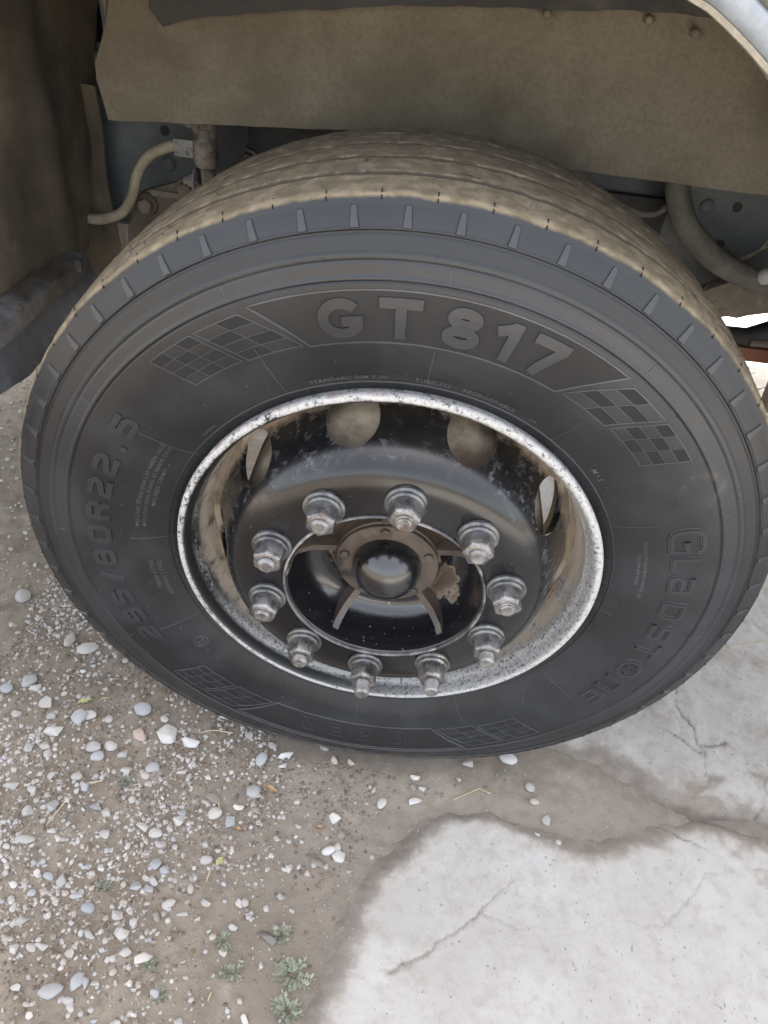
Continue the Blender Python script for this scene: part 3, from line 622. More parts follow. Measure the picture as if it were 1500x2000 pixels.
for ch, t in zip('GLADSTONE', (67.6, 73.6, 79.0, 86.6, 93.6, 99.8, 106.2, 113.0, 119.2)):
    big = ch == 'G'
    glyph(SQ, ch, t, .3995 if big else .397, .047 if big else .034, .19 if big else .25, 1.0 if big else 1.25, .0024, 'letter', {'L': .66, 'G': .95}.get(ch, .78), 1)
# name panel with chequered flags at both ends, and its twin with pictograms at the foot of the wheel
def quad_plate(c, lift, mat, name):
    """c: four (theta deg, R) corners"""
    n = 4; v = []; f = []
    for i in range(n + 1):
        for j in range(n + 1):
            a, b = i / n, j / n
            t = (c[0][0] * (1 - a) + c[1][0] * a) * (1 - b) + (c[3][0] * (1 - a) + c[2][0] * a) * b
            R = (c[0][1] * (1 - a) + c[1][1] * a) * (1 - b) + (c[3][1] * (1 - a) + c[2][1] * a) * b
            v.append(side(R, math.radians(t), lift))
    for i in range(n):
        for j in range(n): f.append((i * (n + 1) + j, (i + 1) * (n + 1) + j, (i + 1) * (n + 1) + j + 1, i * (n + 1) + j + 1))
    mb = MB().add(v, f)
    b = [i * (n + 1) for i in range(n + 1)] + [n * (n + 1) + j for j in range(1, n + 1)] + [i * (n + 1) + n for i in range(n - 1, -1, -1)] + [j for j in range(n - 1, 0, -1)]
    k = len(mb.v)
    for i in b:
        x, y, z = mb.v[i]; mb.v.append((x, y + lift + .0006, z))
    for q in range(len(b)): mb.f.append((b[q], b[(q + 1) % len(b)], k + (q + 1) % len(b), k + q))
    wob(name, mb, mat)
def lerp2(c, a, b):
    return tuple((c[0][i] * (1 - a) + c[1][i] * a) * (1 - b) + (c[3][i] * (1 - a) + c[2][i] * a) * b for i in (0, 1))
def flag(mid, sgn):
    m_ = lambda d, R: (mid + sgn * d, R)
    # distances in degrees from the panel's middle line
    b1 = [m_(37.6, .4265), m_(30.0, .4265), m_(22.4, .3735), m_(32.4, .3735)]
    b2 = [m_(46.6, .4265), m_(38.4, .4265), m_(33.6, .3755), m_(43.8, .3755)]
    for c, nc, nr, par in ((b1, 2, 4, 1), (b2, 3, 4, 0)):
        for i in range(nc):
            for j in range(nr):
                if (i + j + par) % 2 == 0:
                    q = [lerp2(c, a / nc, b / nr) for a, b in ((i, j), (i + 1, j), (i + 1, j + 1), (i, j + 1))]
                    quad_plate(q, .0004, 'check', 'check_block')
        mb = MB()
        ribbon(mb, [(math.radians(t), R) for t, R in c + [c[0]]], .0011, .0009, True, .0004)
        for i in range(1, nc): ribbon(mb, [(math.radians(t), R) for t, R in (lerp2(c, i / nc, 0), lerp2(c, i / nc, 1))], .0006, .00065, False, .0003)
        for j in range(1, nr): ribbon(mb, [(math.radians(t), R) for t, R in (lerp2(c, 0, j / nr), lerp2(c, 1, j / nr))], .0006, .0006, False, .0003)
        wob('flag_border', mb, 'line')
def panel(mid, fieldmat):
    T = lambda d: math.radians(mid + d)
    top = [(T(d), .431) for d in np.linspace(-28.2, 28.2, 40)]; bot = [(T(d), .371) for d in np.linspace(21.2, -21.2, 30)]
    mb = MB(); n = 60; v = []; f = []
    for i in range(n + 1):
        s = -1 + 2 * i / n
        for j in range(9):
            R = .371 + .06 * j / 8; d = s * (21.2 + 7 * j / 8); v.append(side(R, T(d), .0002))
    for i in range(n):
        for j in range(8): f.append((i * 9 + j, i * 9 + j + 1, (i + 1) * 9 + j + 1, (i + 1) * 9 + j))
    mb.add(v, f); wob('name_panel', mb, fieldmat, smooth=True)
    mb = MB(); ribbon(mb, top + bot + [top[0]], .0016, .0011, True, .0006); wob('panel_border', mb, 'line')
    flag(mid, 1); flag(mid, -1)
panel(3.4, 'field'); panel(183.4, 'field')
for i, d in enumerate((-165.0, -172.8, 179.8, 171.5)):
    mb = MB(); t = math.radians(d); wd = .041; R0, R1 = .381, .412
    ribbon(mb, [(t - wd, R0), (t + wd, R0), (t + wd, R1), (t - wd, R1), (t - wd, R0)], .0016, .0009, True, .0005)
    ic = [[(-.6, .7), (.1, .2), (.5, .75), (.6, .3)], [(-.55, .3), (.55, .3), (.55, .65), (-.55, .65)], [(-.6, .3), (-.2, .6), (.2, .6), (.6, .3), (-.1, .25)], [(-.5, .75), (-.3, .3), (0, .7), (.3, .3), (.5, .75)]][i]
    ribbon(mb, [(t + a * wd, R0 + b * (R1 - R0)) for a, b in ic], .0030, .0008, False, .0005)
    wob('pictogram', mb, 'letter')
# inspection mark in a ring
mb = MB(); t = math.radians(-125.8)
ribbon(mb, [(t + x / .344, .344 + y) for x, y in arc(0, 0, .011, .011, 0, 360, 26)], .0012, .0007, True, .0004)
for o_ in (-.004, 0, .004): ribbon(mb, [(t + (o_ + x) / .344, .344 + y) for x, y in arc(0, 0, .0035, .006, 70, 290, 10)], .0012, .0007, False, .0004)
wob('inspection_mark', mb, 'line')
# fine lettering from the built-in font, bent round the wall
def small_text(txt, th_deg, R, size, lift=.0011, spacing=1.15):
    cu = bpy.data.curves.new('t', 'FONT'); cu.body = txt; cu.size = size; cu.align_x = 'CENTER'; cu.space_character = spacing; cu.resolution_u = 2
    cu.offset = size * .012
    o = bpy.data.objects.new('t', cu); COL.objects.link(o)
    dg = bpy.context.evaluated_depsgraph_get(); me = bpy.data.meshes.new_from_object(o.evaluated_get(dg))
    bpy.data.objects.remove(o)
    for v in me.vertices:
        v.co = side(R + v.co.y, math.radians(th_deg) + v.co.x / R, lift)
    me.materials.clear(); me.name = 'small_lettering'
    link('small_lettering', me, 'fine', tyre, smooth=False)
for a in (('STANDARD RIM 9.00', -13.2, .3175, .0085), ('TUBELESS', 4.2, .3175, .0085), ('REGROOVABLE', 16.2, .3175, .0085), ('E4', 26.5, .318, .0085),
          ('M+S', 46.5, .322, .011), ('MAX LOAD SINGLE 3550KG AT 900KPA COLD', -70, .3475, .0068), ('MAX LOAD DUAL 3150KG AT 900KPA COLD', -70, .3385, .0068),
          ('MAX SPEED 120KM/H', -70, .3295, .0068), ('TREAD 4 STEEL', -99, .337, .0075), ('SIDEWALL 1 STEEL', -101, .327, .0075),
          ('RADIAL', -48, .318, .0065), ('INFLATE TO SEAT BEADS BEFORE USE', 76, .348, .0055), ('FOLLOW RIM GUIDE', 76, .340, .0055)):
    small_text(*a)
# mould lines, vent spews, shoulder ticks
random.seed(4)
mb = MB()
for k in range(12):
    t = math.radians(-57 + 30 * k); a, b = [(.3045, .366), (.304, .330), (.31, .383), (.305, .36)][k % 4]
    if k in (0, 1): b = .384
    if k == 2: b = .382
    if math.cos(t - math.radians(3.4)) > .93: b = min(b, .366)
    ribbon(mb, [(t, a), (t, b)], .0008, .0008, False, .0003)
    ribbon(mb, [(t, .4425), (t, .4575)], .0008, .0008, False, .0003)
wob('mould_line', mb, 'line')
mb = MB()
for k in range(44):
    t = 2 * PI * k / 44 + .03
    ribbon(mb, [(t, .302), (t, .3095)], .0007, .0007, False, .0003)
wob('bead_tick', mb, 'line')
mb = MB()
for k in range(150):
    R = random.choice((.4655, .4405, .345, .352, .328, .372, .43)) + random.uniform(-.002, .002); t = random.uniform(0, 2 * PI)
    p = Vector(side(R, t, -.0005)); l = random.uniform(.0012, .0035)
    q = p + Vector((random.uniform(-.4, .4) * l, -l, -random.uniform(0, .8) * l))
    mb.cyl(p, q, .0008, 5, .0004)
wob('vent_spew', mb, 'hair', kind='stuff')
mb = MB()
for k in range(520):                                # rubber hairs still standing on the tread
    t = random.uniform(0, 2 * PI); yy = random.choice((-.1, -.05, 0, .05, .1, .115)) + random.uniform(-.012, .012); R = .5205 - .0065 * (yy / .12) ** 2
    if math.cos(t) < -.8: continue
    d = Vector((math.sin(t), random.uniform(-.5, .5), math.cos(t))); p = Vector((R * math.sin(t), yy, R * math.cos(t)))
    l = random.uniform(.003, .009); q = p + (d + Vector((random.uniform(-.6, .6), random.uniform(-.4, .4), random.uniform(-.6, .6)))) * l
    mb.cyl(p, q, .0005, 4, .0003)
wob('tread_hair', mb, 'hair', kind='stuff')
# lateral ribs on the shoulder
def rib_mesh():
    mb = MB(); t0 = 0; n = 5; v = []
    for i in range(n + 1):
        R = .4885 + (.5065 - .4885) * i / n; hw = .0058 - .0022 * i / n; lf = .0024 - .0008 * i / n
        y = float(smooth_sy(R))
        v += [(-hw, y + .001, R), (-hw * .72, y - lf, R), (hw * .72, y - lf, R), (hw, y + .001, R)]
    f = [(i * 4 + j, i * 4 + j + 1, i * 4 + j + 5, i * 4 + j + 4) for i in range(n) for j in range(3)]
    f += [(0, 3, 2, 1), (n * 4, n * 4 + 1, n * 4 + 2, n * 4 + 3)]
    mb.add(v, f); me = mesh('shoulder_rib', mb.v, mb.f)
    bm = bmesh.new(); bm.from_mesh(me); bmesh.ops.recalc_face_normals(bm, faces=bm.faces); bm.to_mesh(me); bm.free(); return me
rm_ = rib_mesh()
for k in range(60):
    o = link('shoulder_rib', rm_, 'rib', tyre, smooth=False); o.rotation_euler = (0, math.radians(6 * k - 2.9), 0)
    q_ = .0185 * math.exp(-(abs((math.radians(6 * k - 2.9) % (2 * PI)) - PI) / .42) ** 2); o.location = (-q_ * math.sin(o.rotation_euler.y), 0, -q_ * math.cos(o.rotation_euler.y))
mb = MB(); p, q = Vector((0, -.1262, .5105)), Vector((0, -.1155, .5168)); tx = Vector((.0007, 0, 0)); nn = Vector((0, -.8, 1)).normalized() * .0010
mb.add([p - tx, p + tx, q + tx, q - tx, p - tx + nn, p + tx + nn, q + tx + nn, q - tx + nn], [(4, 5, 6, 7), (0, 1, 5, 4), (1, 2, 6, 5), (2, 3, 7, 6), (3, 0, 4, 7)])
sm_ = mesh('shoulder_sipe', mb.v, mb.f)
for k in range(60):
    o = link('shoulder_sipe', sm_, 'check', tyre, smooth=False); o.rotation_euler = (0, math.radians(6 * k + .1), 0)
    q_ = .0185 * math.exp(-(abs((math.radians(6 * k + .1) % (2 * PI)) - PI) / .42) ** 2); o.location = (-q_ * math.sin(o.rotation_euler.y), 0, -q_ * math.cos(o.rotation_euler.y))

# ------------------------------------------------------------------ rim, disc, hub
def prof_smooth(P, n=6): return [(v.x, v.y) for v in catmull([(a, b, 0) for a, b in P], n)]
outer = prof_smooth([(.2960, -.110), (.2978, -.122), (.2985, -.1275), (.2965, -.1315), (.2915, -.1325), (.2870, -.1300), (.2835, -.1225), (.2800, -.1120), (.2775, -.104), (.2765, -.092), (.2745, -.080), (.2715, -.070), (.2665, -.050), (.2560, -.025), (.2500, .010), (.2500, .060), (.2650, .085), (.2720, .110), (.2850, .125), (.2985, .1275)], 5)
inner_ = [(.2900, .1285), (.2760, .118), (.2560, .085), (.2420, .06), (.2420, .01), (.2480, -.026)]
back = [(.2985, .1275), (.2960, .115), (.2800, .105), (.2600, .065), (.2600, .012), (.2640, -.02), (.2790, -.07), (.2840, -.105), (.2960, -.110)]
v, f, _ = lathe(outer + back[1:], 240)
rng = np.random.RandomState(3)
link('rim', npmesh('rim', v, f), 'rim', truck, WL, label='worn steel rim flange, chalky white over black paint')
front = prof_smooth([(.1405, -.1585), (.1412, -.1612), (.1440, -.1625), (.160, -.1625), (.180, -.1622), (.195, -.1600), (.2085, -.1545), (.2200, -.1440), (.2295, -.1290), (.2390, -.1080), (.2480, -.0870), (.2560, -.0690), (.2645, -.0560), (.2700, -.0500)], 6)
rear = [(.2690, -.0430), (.2600, -.0480), (.2500, -.0600), (.2400, -.0800), (.2290, -.1050), (.2200, -.1270), (.2110, -.1440), (.2000, -.1500), (.1405, -.1500)]
v, f, _ = lathe(front + rear + [front[0]], 240)
k = len(v) // 240                                         # close the section: last ring equals the first
f = f.copy(); f[f >= (k - 1) * 240] -= (k - 1) * 240; v = v[:(k - 1) * 240]
dm = npmesh('wheel_disc', v, f)
disc = link('wheel_disc', dm, 'wheel', truck, WL, label='glossy black painted wheel disc with round hand holes')
bm = bmesh.new(); bm.from_mesh(dm); bmesh.ops.recalc_face_normals(bm, faces=bm.faces); bm.to_mesh(dm); bm.free()
cut = MB()
for k in range(10):
    t = math.radians(20.2 + 36 * k); c = Vector((.2440 * math.sin(t), -.0930, .2440 * math.cos(t)))
    d = Vector((math.sin(t) * .93, -.37, math.cos(t) * .93)).normalized()
    tang = Vector((math.cos(t), 0, -math.sin(t))); rad = d.cross(tang)
    n = 40; vs = []
    for h in (-.05, .06):
        vs += [c + d * h + tang * (.0345 * math.cos(a)) + rad * (.0450 * math.sin(a)) for a in (2 * PI * i / n for i in range(n))]
    cut.add(vs, [(i, (i + 1) % n, n + (i + 1) % n, n + i) for i in range(n)] + [tuple(range(n - 1, -1, -1)), tuple(range(n, 2 * n))])
cm = mesh('cut', cut.v, cut.f); bm = bmesh.new(); bm.from_mesh(cm); bmesh.ops.recalc_face_normals(bm, faces=bm.faces); bm.to_mesh(cm); bm.free()
co = bpy.data.objects.new('cut', cm); COL.objects.link(co); co.location = WL
bo = disc.modifiers.new('b', 'BOOLEAN'); bo.object = co; bo.operation = 'DIFFERENCE'; bo.solver = 'EXACT'
bpy.context.view_layer.update()
nm = bpy.data.meshes.new_from_object(disc.evaluated_get(bpy.context.evaluated_depsgraph_get()))
disc.modifiers.clear(); disc.data = nm; nm.name = 'wheel_disc'
bpy.data.objects.remove(co)
nm.polygons.foreach_set('use_smooth', [True] * len(nm.polygons)); nm.set_sharp_from_angle(angle=math.radians(40))
# scalloped weld fillets of clay where disc meets rim, between the holes
for k in range(10):
    t0 = math.radians(38.2 + 36 * k); mb = MB(); pts = []; rr = []
    for i in range(15):
        s = -1 + 2 * i / 14; t = t0 + s * math.radians(13); R = .2680 - .002 * (1 - s * s); pts.append((R * math.sin(t), -.0560 + .006 * s * s, R * math.cos(t))); rr.append(.0055 * (1 - s ** 4 * .7) * (1 + .25 * math.sin(i * 2.3 + k)))
    mb.tube(pts, rr, 8); o = mb.build('weld_bead', 'clay', truck, smooth=True); o.location = WL
# hub
hub_prof = prof_smooth([(.1402, -.1500), (.1396, -.1590), (.1375, -.1605), (.1345, -.1580), (.1335, -.1400), (.1300, -.1150), (.1220, -.0980), (.1100, -.0880), (.0960, -.0850), (.0860, -.0880), (.0790, -.0960), (.0760, -.1020), (.0700, -.1050)], 6)
v, f, _ = lathe(hub_prof, 160)
hub = link('hub', npmesh('hub', v, f), 'hub', truck, WL, label='black wheel hub with paint chipped to brown')
v, f, _ = lathe(prof_smooth([(.1370, -.1560), (.1374, -.1630), (.1384, -.1645), (.1398, -.1648), (.1409, -.1638), (.1412, -.1600)], 4), 160)
link('bore_ring', npmesh('bore_ring', v, f), 'bore', hub, label='worn pale ring round the wheel centre bore')
def hubpart(name, mb, mat, **k): return mb.build(name, mat, hub, **k)
MBx = MB().lathe_axis((0, 0, 0), (0, -1, 0), [(.0745, .098), (.0745, .1075), (.0735, .1090), (.0560, .1100), (.02, .1100)], 64)
hubpart('bearing_cover', MBx, 'flange', smooth=True)
cp = [(.0505, .1095), (.0500, .112)] + [(.0500 * math.cos(a), .114 + .045 * math.sin(a)) for a in np.linspace(0, PI / 2 * .97, 16)]
hubpart('hub_cap', MB().lathe_axis((0, 0, 0), (0, -1, 0), cp, 64), 'cap', smooth=True)
for k in range(5):
    t = math.radians(-7 + 72 * k); p = Vector((.0635 * math.sin(t), -.1095, .0635 * math.cos(t)))
    hubpart('cover_bolt', MB().lathe_axis(p, (0, -1, 0), [(.0072, 0), (.0072, .0035), (.0062, .0045)], 6), 'flange')
for k in range(5):
    t = math.radians(65 + 72 * k); er = Vector((math.sin(t), 0, math.cos(t))); et = Vector((math.cos(t), 0, -math.sin(t)))
    mb = MB(); v = []
    prof = [(.0755, -.1035), (.090, -.1080), (.110, -.1150), (.128, -.1300), (.1360, -.1480)]
    for i, (R, y) in enumerate(prof):
        hw = .0050; 
        v += [er * R - et * (hw + .004) + Vector((0, y + .03, 0)), er * R - et * hw + Vector((0, y, 0)), er * R + et * hw + Vector((0, y, 0)), er * R + et * (hw + .004) + Vector((0, y + .03, 0))]
    fs = [(i * 4 + j, i * 4 + j + 1, i * 4 + j + 5, i * 4 + j + 4) for i in range(4) for j in range(3)] + [(0, 3, 2, 1), (16, 17, 18, 19)]
    mb.add(v, fs); hubpart('hub_rib', mb, 'flange', smooth=True)
# brake drum and backing behind the hand holes
v, f, _ = lathe([(.06, .06), (.210, .06), (.222, .05), (.2255, .03), (.2255, -.045), (.220, -.058), (.19, -.075), (.10, -.080)][::-1], 120)
link('brake_drum', npmesh('brake_drum', v, f), 'drum', truck, WL)
mb = MB().cyl((0, .02, 0), (0, .33, 0), .07, 24); o = mb.build('axle_end', 'oily', truck, smooth=True); o.location = WL
# wheel nuts
random.seed(9)
def thread_prof(L):
    p = [(.0105, 0)]
    z = 0
    while z < L - .003:
        p += [(.0112, z + .0005), (.0102, z + .0013)]; z += .0016
    return p + [(.0098, L - .0012), (.0084, L), (.0040, L - .0004)]
for k in range(10):
    t = math.radians(-31.67 + 36 * k); p = Vector((.1675 * math.sin(t), -.1622, .1675 * math.cos(t))); rot = random.uniform(0, 1)
    hexp = [(.0195, .0105), (.0208, .0118), (.0208, .0315), (.0190, .0350), (.0135, .0362)]
    nb = MB().lathe_axis(p, (0, -1, 0), hexp, 6, rot, (1, 0, 0)); nut = nb.build('lug_nut', 'nut', truck, bevel=.0012); nut.location = WL
    MB().lathe_axis(p, (0, -1, 0), [(.0262, -.002), (.0270, .0012), (.0270, .0042), (.0258, .0056), (.0238, .0062), (.0236, .0102), (.0212, .0122)], 36, 0, (1, 0, 0)).build('washer', 'washer', nut, smooth=True)
    L = {4: .016, 5: .021, 6: .023, 7: .012}.get(k, .007) + random.uniform(-.001, .001)
    MB().lathe_axis(p + Vector((0, -.0350, 0)), (0, -1, 0), thread_prof(L), 24, 0, (1, 0, 0)).build('stud', 'stud', nut, smooth=True)

# ------------------------------------------------------------------ chassis and wheel housing behind the tyre
def sheet(name, mat, fn, nu, nv, thick, parent=truck, **k):
    """fn(u, v) -> point, u and v in 0..1; given real thickness"""
    P = [Vector(fn(i / nu, j / nv)) for i in range(nu + 1) for j in range(nv + 1)]
    W = nv + 1; N = []
    for i in range(nu + 1):
        for j in range(W):
            a = P[min(i + 1, nu) * W + j] - P[max(i - 1, 0) * W + j]; b = P[i * W + min(j + 1, nv)] - P[i * W + max(j - 1, 0)]
            n = a.cross(b); N.append(n.normalized() if n.length > 1e-9 else Vector((0, -1, 0)))
    v = P + [p - n * thick for p, n in zip(P, N)]; o_ = len(P)
    f = []
    for i in range(nu):
        for j in range(nv):
            a, b, c, d = i * W + j, (i + 1) * W + j, (i + 1) * W + j + 1, i * W + j + 1
            f += [(a, b, c, d), (d + o_, c + o_, b + o_, a + o_)]
    for i in range(nu):
        for j in (0, nv):
            a, b = i * W + j, (i + 1) * W + j; f.append((a, a + o_, b + o_, b) if j == 0 else (b, b + o_, a + o_, a))
    for j in range(nv):
        for i in (0, nu):
            a, b = i * W + j, i * W + j + 1; f.append((b, b + o_, a + o_, a) if i == 0 else (a, a + o_, b + o_, b))
    mb = MB().add(v, f); return mb.build(name, mat, parent, smooth=True, **k)
def lin(x, *pts): return float(np.interp(x, [p[0] for p in pts], [p[1] for p in pts]))
nz = lambda a, b, s=0: float(fbm(np.array(a), np.array(b), 3, s))
# splash sheet hanging between wheel and chassis
def liner(u, v):
    x = -.492 + u * 1.75
    bot = lin(x, (-.492, .937), (-.3, .951), (.06, .9775), (.075, .976), (.088, .9655), (.179, .949), (.478, .950), (1.3, .945))
    bot += .0012 * nz(x * 40, 3, 5)
    z = bot + (1.32 - bot) * v
    x2 = x + (lin(z, (.93, 0), (1.0, -.012), (1.07, .02), (1.32, .05)) if u == 0 else 0)
    return (x2, .300 + .010 * nz(x * 2.2, z * 2.2, 1) + .05 * (v ** 2) * .4 + .012 * (u * 1.75) ** 2 * .2, z)
sheet('splash_sheet', 'liner', liner, 120, 22, .004, label='large dusty olive brown rubber sheet above the tyre')
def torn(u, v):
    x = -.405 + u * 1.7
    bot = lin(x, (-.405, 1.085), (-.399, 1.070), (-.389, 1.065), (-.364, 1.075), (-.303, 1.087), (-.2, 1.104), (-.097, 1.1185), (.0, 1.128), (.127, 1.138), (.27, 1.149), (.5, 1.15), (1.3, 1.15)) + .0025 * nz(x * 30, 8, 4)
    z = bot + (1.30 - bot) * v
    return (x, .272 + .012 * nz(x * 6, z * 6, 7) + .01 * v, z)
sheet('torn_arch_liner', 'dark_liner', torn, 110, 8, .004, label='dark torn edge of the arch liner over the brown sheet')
for x, z in ((.110, 1.142), (.238, 1.149), (.300, 1.141)):
    MB().lathe_axis((x, .286, z - .012), (0, -1, 0), [(.0055, -.03), (.0055, .002), (.004, .004), (.002, .0048)], 14).build('liner_rivet', 'liner', truck, smooth=True)
# end wall of the wheel housing (faces the wheel)
def wall(u, v):
    z = .685 + v * .62
    ye = lin(z, (.66, .405), (.76, .434), (.877, .498), (.93, .545), (1.04, .604), (1.31, .66))
    y = -.16 + u * (ye + .16)
    x = -.603 + .018 * nz(y * 4, z * 2.5, 12) - .01 * u ** 3 + .012 * math.exp(-((y - .33) / .03) ** 2) * sstep(1.2, .75, z)
    if u == 1: y += .004 * nz(z * 25, 2, 3)
    return (x, y, z)
sheet('housing_wall', 'wall', wall, 60, 40, .005, label='mud stained rubber sheet closing the end of the wheel housing')
def wall2(u, v):
    z = .60 + v * .34; x = -.668 + u * (.084 + .004 * math.sin(z * 30))
    return (x, .470 + .02 * (1 - u) + .006 * nz(x * 9, z * 9, 2), z)
sheet('edge_strip', 'wall', wall2, 12, 30, .004, label='narrow brown strip behind the housing wall')
# bar and mud flap at the foot of the wall
mb = MB(); v = []
for i in range(21):
    y = -.20 + i * .0258; dz = .004 * nz(y * 12, 1, 4) + .002 * nz(y * 45, 2, 6)
    zt, zb = .737 - .08 * max(0, y - .083) + dz, .700 - .05 * max(0, y - .083) + dz
    v += [(-.604, y, zt + .004), (-.577, y, zt), (-.571, y, zt - .004), (-.571, y, zb + .004), (-.577, y, zb), (-.604, y, zb - .002)]
f = [(i * 6 + j, i * 6 + (j + 1) % 6, i * 6 + 6 + (j + 1) % 6, i * 6 + 6 + j) for i in range(20) for j in range(6)] + [tuple(range(6)), tuple(range(125, 119, -1))]
mb.add(v, f).build('clamp_bar', 'bar', truck, smooth=True, label='scraped grey steel bar clamping the mud flap')
MB().lathe_axis((-.574, .275, .716), (1, 0, 0), [(.011, 0), (.011, .006), (.008, .010)], 6).build('clamp_bolt', 'oily', truck)
def flap(u, v):
    y = -.18 + u * .52
    bot = lin(y, (-.2, .655), (.03, .640), (.10, .622), (.15, .612), (.19, .618), (.22, .640), (.26, .648), (.34, .660)) + .004 * nz(y * 22, 0, 9)
    z = bot + (.712 - bot) * v
    return (-.588 + .012 * nz(y * 5, z * 9, 14) + .006 * math.sin(y * 38) * (1 - v) + .014 * (1 - v), y, z)
sheet('mud_flap', 'flap', flap, 60, 12, .008, label='bluish grey rubber mud flap under the clamp bar')
# frame rail with rivets, and dark discs for the shade in its holes
def rail():
    mb = MB(); prof = [(.55, .690), (.55, .965), (.558, .973), (.64, .973), (.64, .966), (.562, .960), (.562, .695), (.64, .690), (.64, .682), (.558, .682)]
    n = len(prof); v = [(x, y, z) for x in (-1.6, 3.2) for y, z in prof]
    mb.add(v, [(i, (i + 1) % n, n + (i + 1) % n, n + i) for i in range(n)] + [tuple(range(n - 1, -1, -1)), tuple(range(n, 2 * n))])
    return mb.build('frame_rail', 'frame', truck, label='blue grey steel chassis rail behind the tyre')
rl = rail()
for x, z in ((-.499, .865), (.542, .859), (.538, .791)):
    MB().lathe_axis((x, .5485, z), (0, -1, 0), [(.0085, 0), (.0085, .0012), (.0072, .0014)], 20).build('hole_shade_disc', 'frame_dark', rl)
for x, z in ((-.498, .809), (.489, .854), (-.33, .905), (.62, .9), (-.60, .9), (.44, .915)):
    MB().lathe_axis((x, .550, z), (0, -1, 0), [(.0135, 0), (.0130, .004), (.010, .0075), (.005, .0095)], 20).build('rivet', 'frame', rl, smooth=True)
MB().box((-.345, .538, .70), (-.06, .5505, .955)).build('rail_gusset', 'frame_dark', truck, bevel=.002)
MB().lathe_axis((-.343, .532, .842), (0, -1, 0), [(.018, -.02), (.018, .003), (.0125, .004), (.0125, .016), (.010, .018)], 6).build('gusset_bolt', 'oily', truck)
MB().box((.10, .535, .62), (.42, .5505, .86)).build('rail_gusset', 'frame_dark', truck, bevel=.002)
# spring hanger with bolts
mb = MB(); pl = [(-.566, .60), (-.556, .715), (-.523, .783), (-.505, .791), (-.418, .822), (-.34, .832), (-.22, .80), (-.18, .60)]; n = len(pl)
mb.add([(x, .455, z) for x, z in pl] + [(x, .47, z) for x, z in pl], [tuple(range(n)), tuple(range(2 * n - 1, n - 1, -1))] + [(i, n + i, n + (i + 1) % n, (i + 1) % n) for i in range(n)])
mb.build('spring_hanger', 'oily', truck, bevel=.003, label='oily brown spring hanger plate')
MB().box((-.50, .448, .782), (-.42, .4545, .793)).build('hanger_ridge', 'clay', truck, bevel=.002)
for x, z in ((-.511, .766), (-.435, .802)):
    mb = MB().lathe_axis((x, .4545, z), (0, -1, 0), [(.0195, 0), (.0195, .004), (.0178, .006)], 28); b_ = mb.build('hanger_bolt', 'oily', truck, smooth=True)
    MB().lathe_axis((x, .449, z), (0, -1, 0), [(.0135, 0), (.0135, .012), (.0118, .014)], 6, .3, (1, 0, 0)).build('bolt_head', 'clay', b_)
# leaf springs under it
for i in range(4):
    mb = MB(); v = []
    for j in range(25):
        x = -.62 + j * .044; z = .585 - i * .020 - .05 * (1 - ((x - .04) / .66) ** 2)
        v += [(x, .42, z), (x, .50, z), (x, .50, z - .016), (x, .42, z - .016)]
    mb.add(v, [(a * 4 + b, a * 4 + (b + 1) % 4, a * 4 + 4 + (b + 1) % 4, a * 4 + 4 + b) for a in range(24) for b in range(4)] + [(0, 1, 2, 3), (99, 98, 97, 96)])
    mb.build('leaf_spring', 'oily', truck, smooth=False)
# shock absorber
sh_ = MB().lathe_axis((-.387, .42, 1.03), (0, 0, -1), [(.021, 0), (.0215, .102), (.0235, .104), (.0235, .116), (.0200, .118), (.0200, .165), (.0190, .176), (.0130, .180)], 32).build('shock_absorber', 'shock', truck, smooth=True, label='short dusty beige shock absorber')
MB().lathe_axis((-.386, .42, .853), (0, 0, -1), [(.0115, 0), (.0115, .05)], 18).build('piston_rod', 'shock', sh_, smooth=True)
for s in (-1, 1):
    MB().lathe_axis((-.386 + s * .017, .42, .826), (s, 0, 0), [(.017, 0), (.024, .002), (.024, .005), (.012, .007)], 26).build('eye_washer', 'bracket', sh_, smooth=True)
MB().lathe_axis((-.408, .42, .826), (-1, 0, 0), [(.011, 0), (.011, .012), (.007, .013), (.007, .02)], 6).build('eye_bolt', 'bracket', sh_)
MB().lathe_axis((-.405, .408, .935), (0, 0, -1), [(.010, 0), (.010, .02), (.007, .022)], 6).build('shock_nut', 'bracket', sh_)
# cream brake hose on its bracket
hs_ = MB().tube(catmull([(-.66, .435, .735), (-.60, .425, .737), (-.569, .42, .746), (-.543, .42, .760), (-.522, .42, .791), (-.509, .42, .826), (-.485, .42, .857), (-.448, .418, .877), (-.43, .416, .8795)], 10), .0088, 16).build('brake_hose', 'hose', truck, smooth=True, label='bent cream coloured brake hose')
MB().box((-.437, .408, .866), (-.404, .413, .893)).build('hose_bracket', 'bracket', hs_, bevel=.0015)
for x, z in ((-.432, .887), (-.424, .882), (-.431, .871)):
    MB().lathe_axis((x, .409, z), (0, -1, 0), [(.0018, 0), (.0018, .0018), (.0010, .0022)], 8).build('bracket_dimple', 'bracket', hs_)
MB().lathe_axis((-.4115, .409, .875), (0, -1, 0), [(.0070, 0), (.0070, .004), (.0040, .0042), (.0038, .001)], 18).build('bracket_eyelet', 'bracket', hs_, smooth=True)
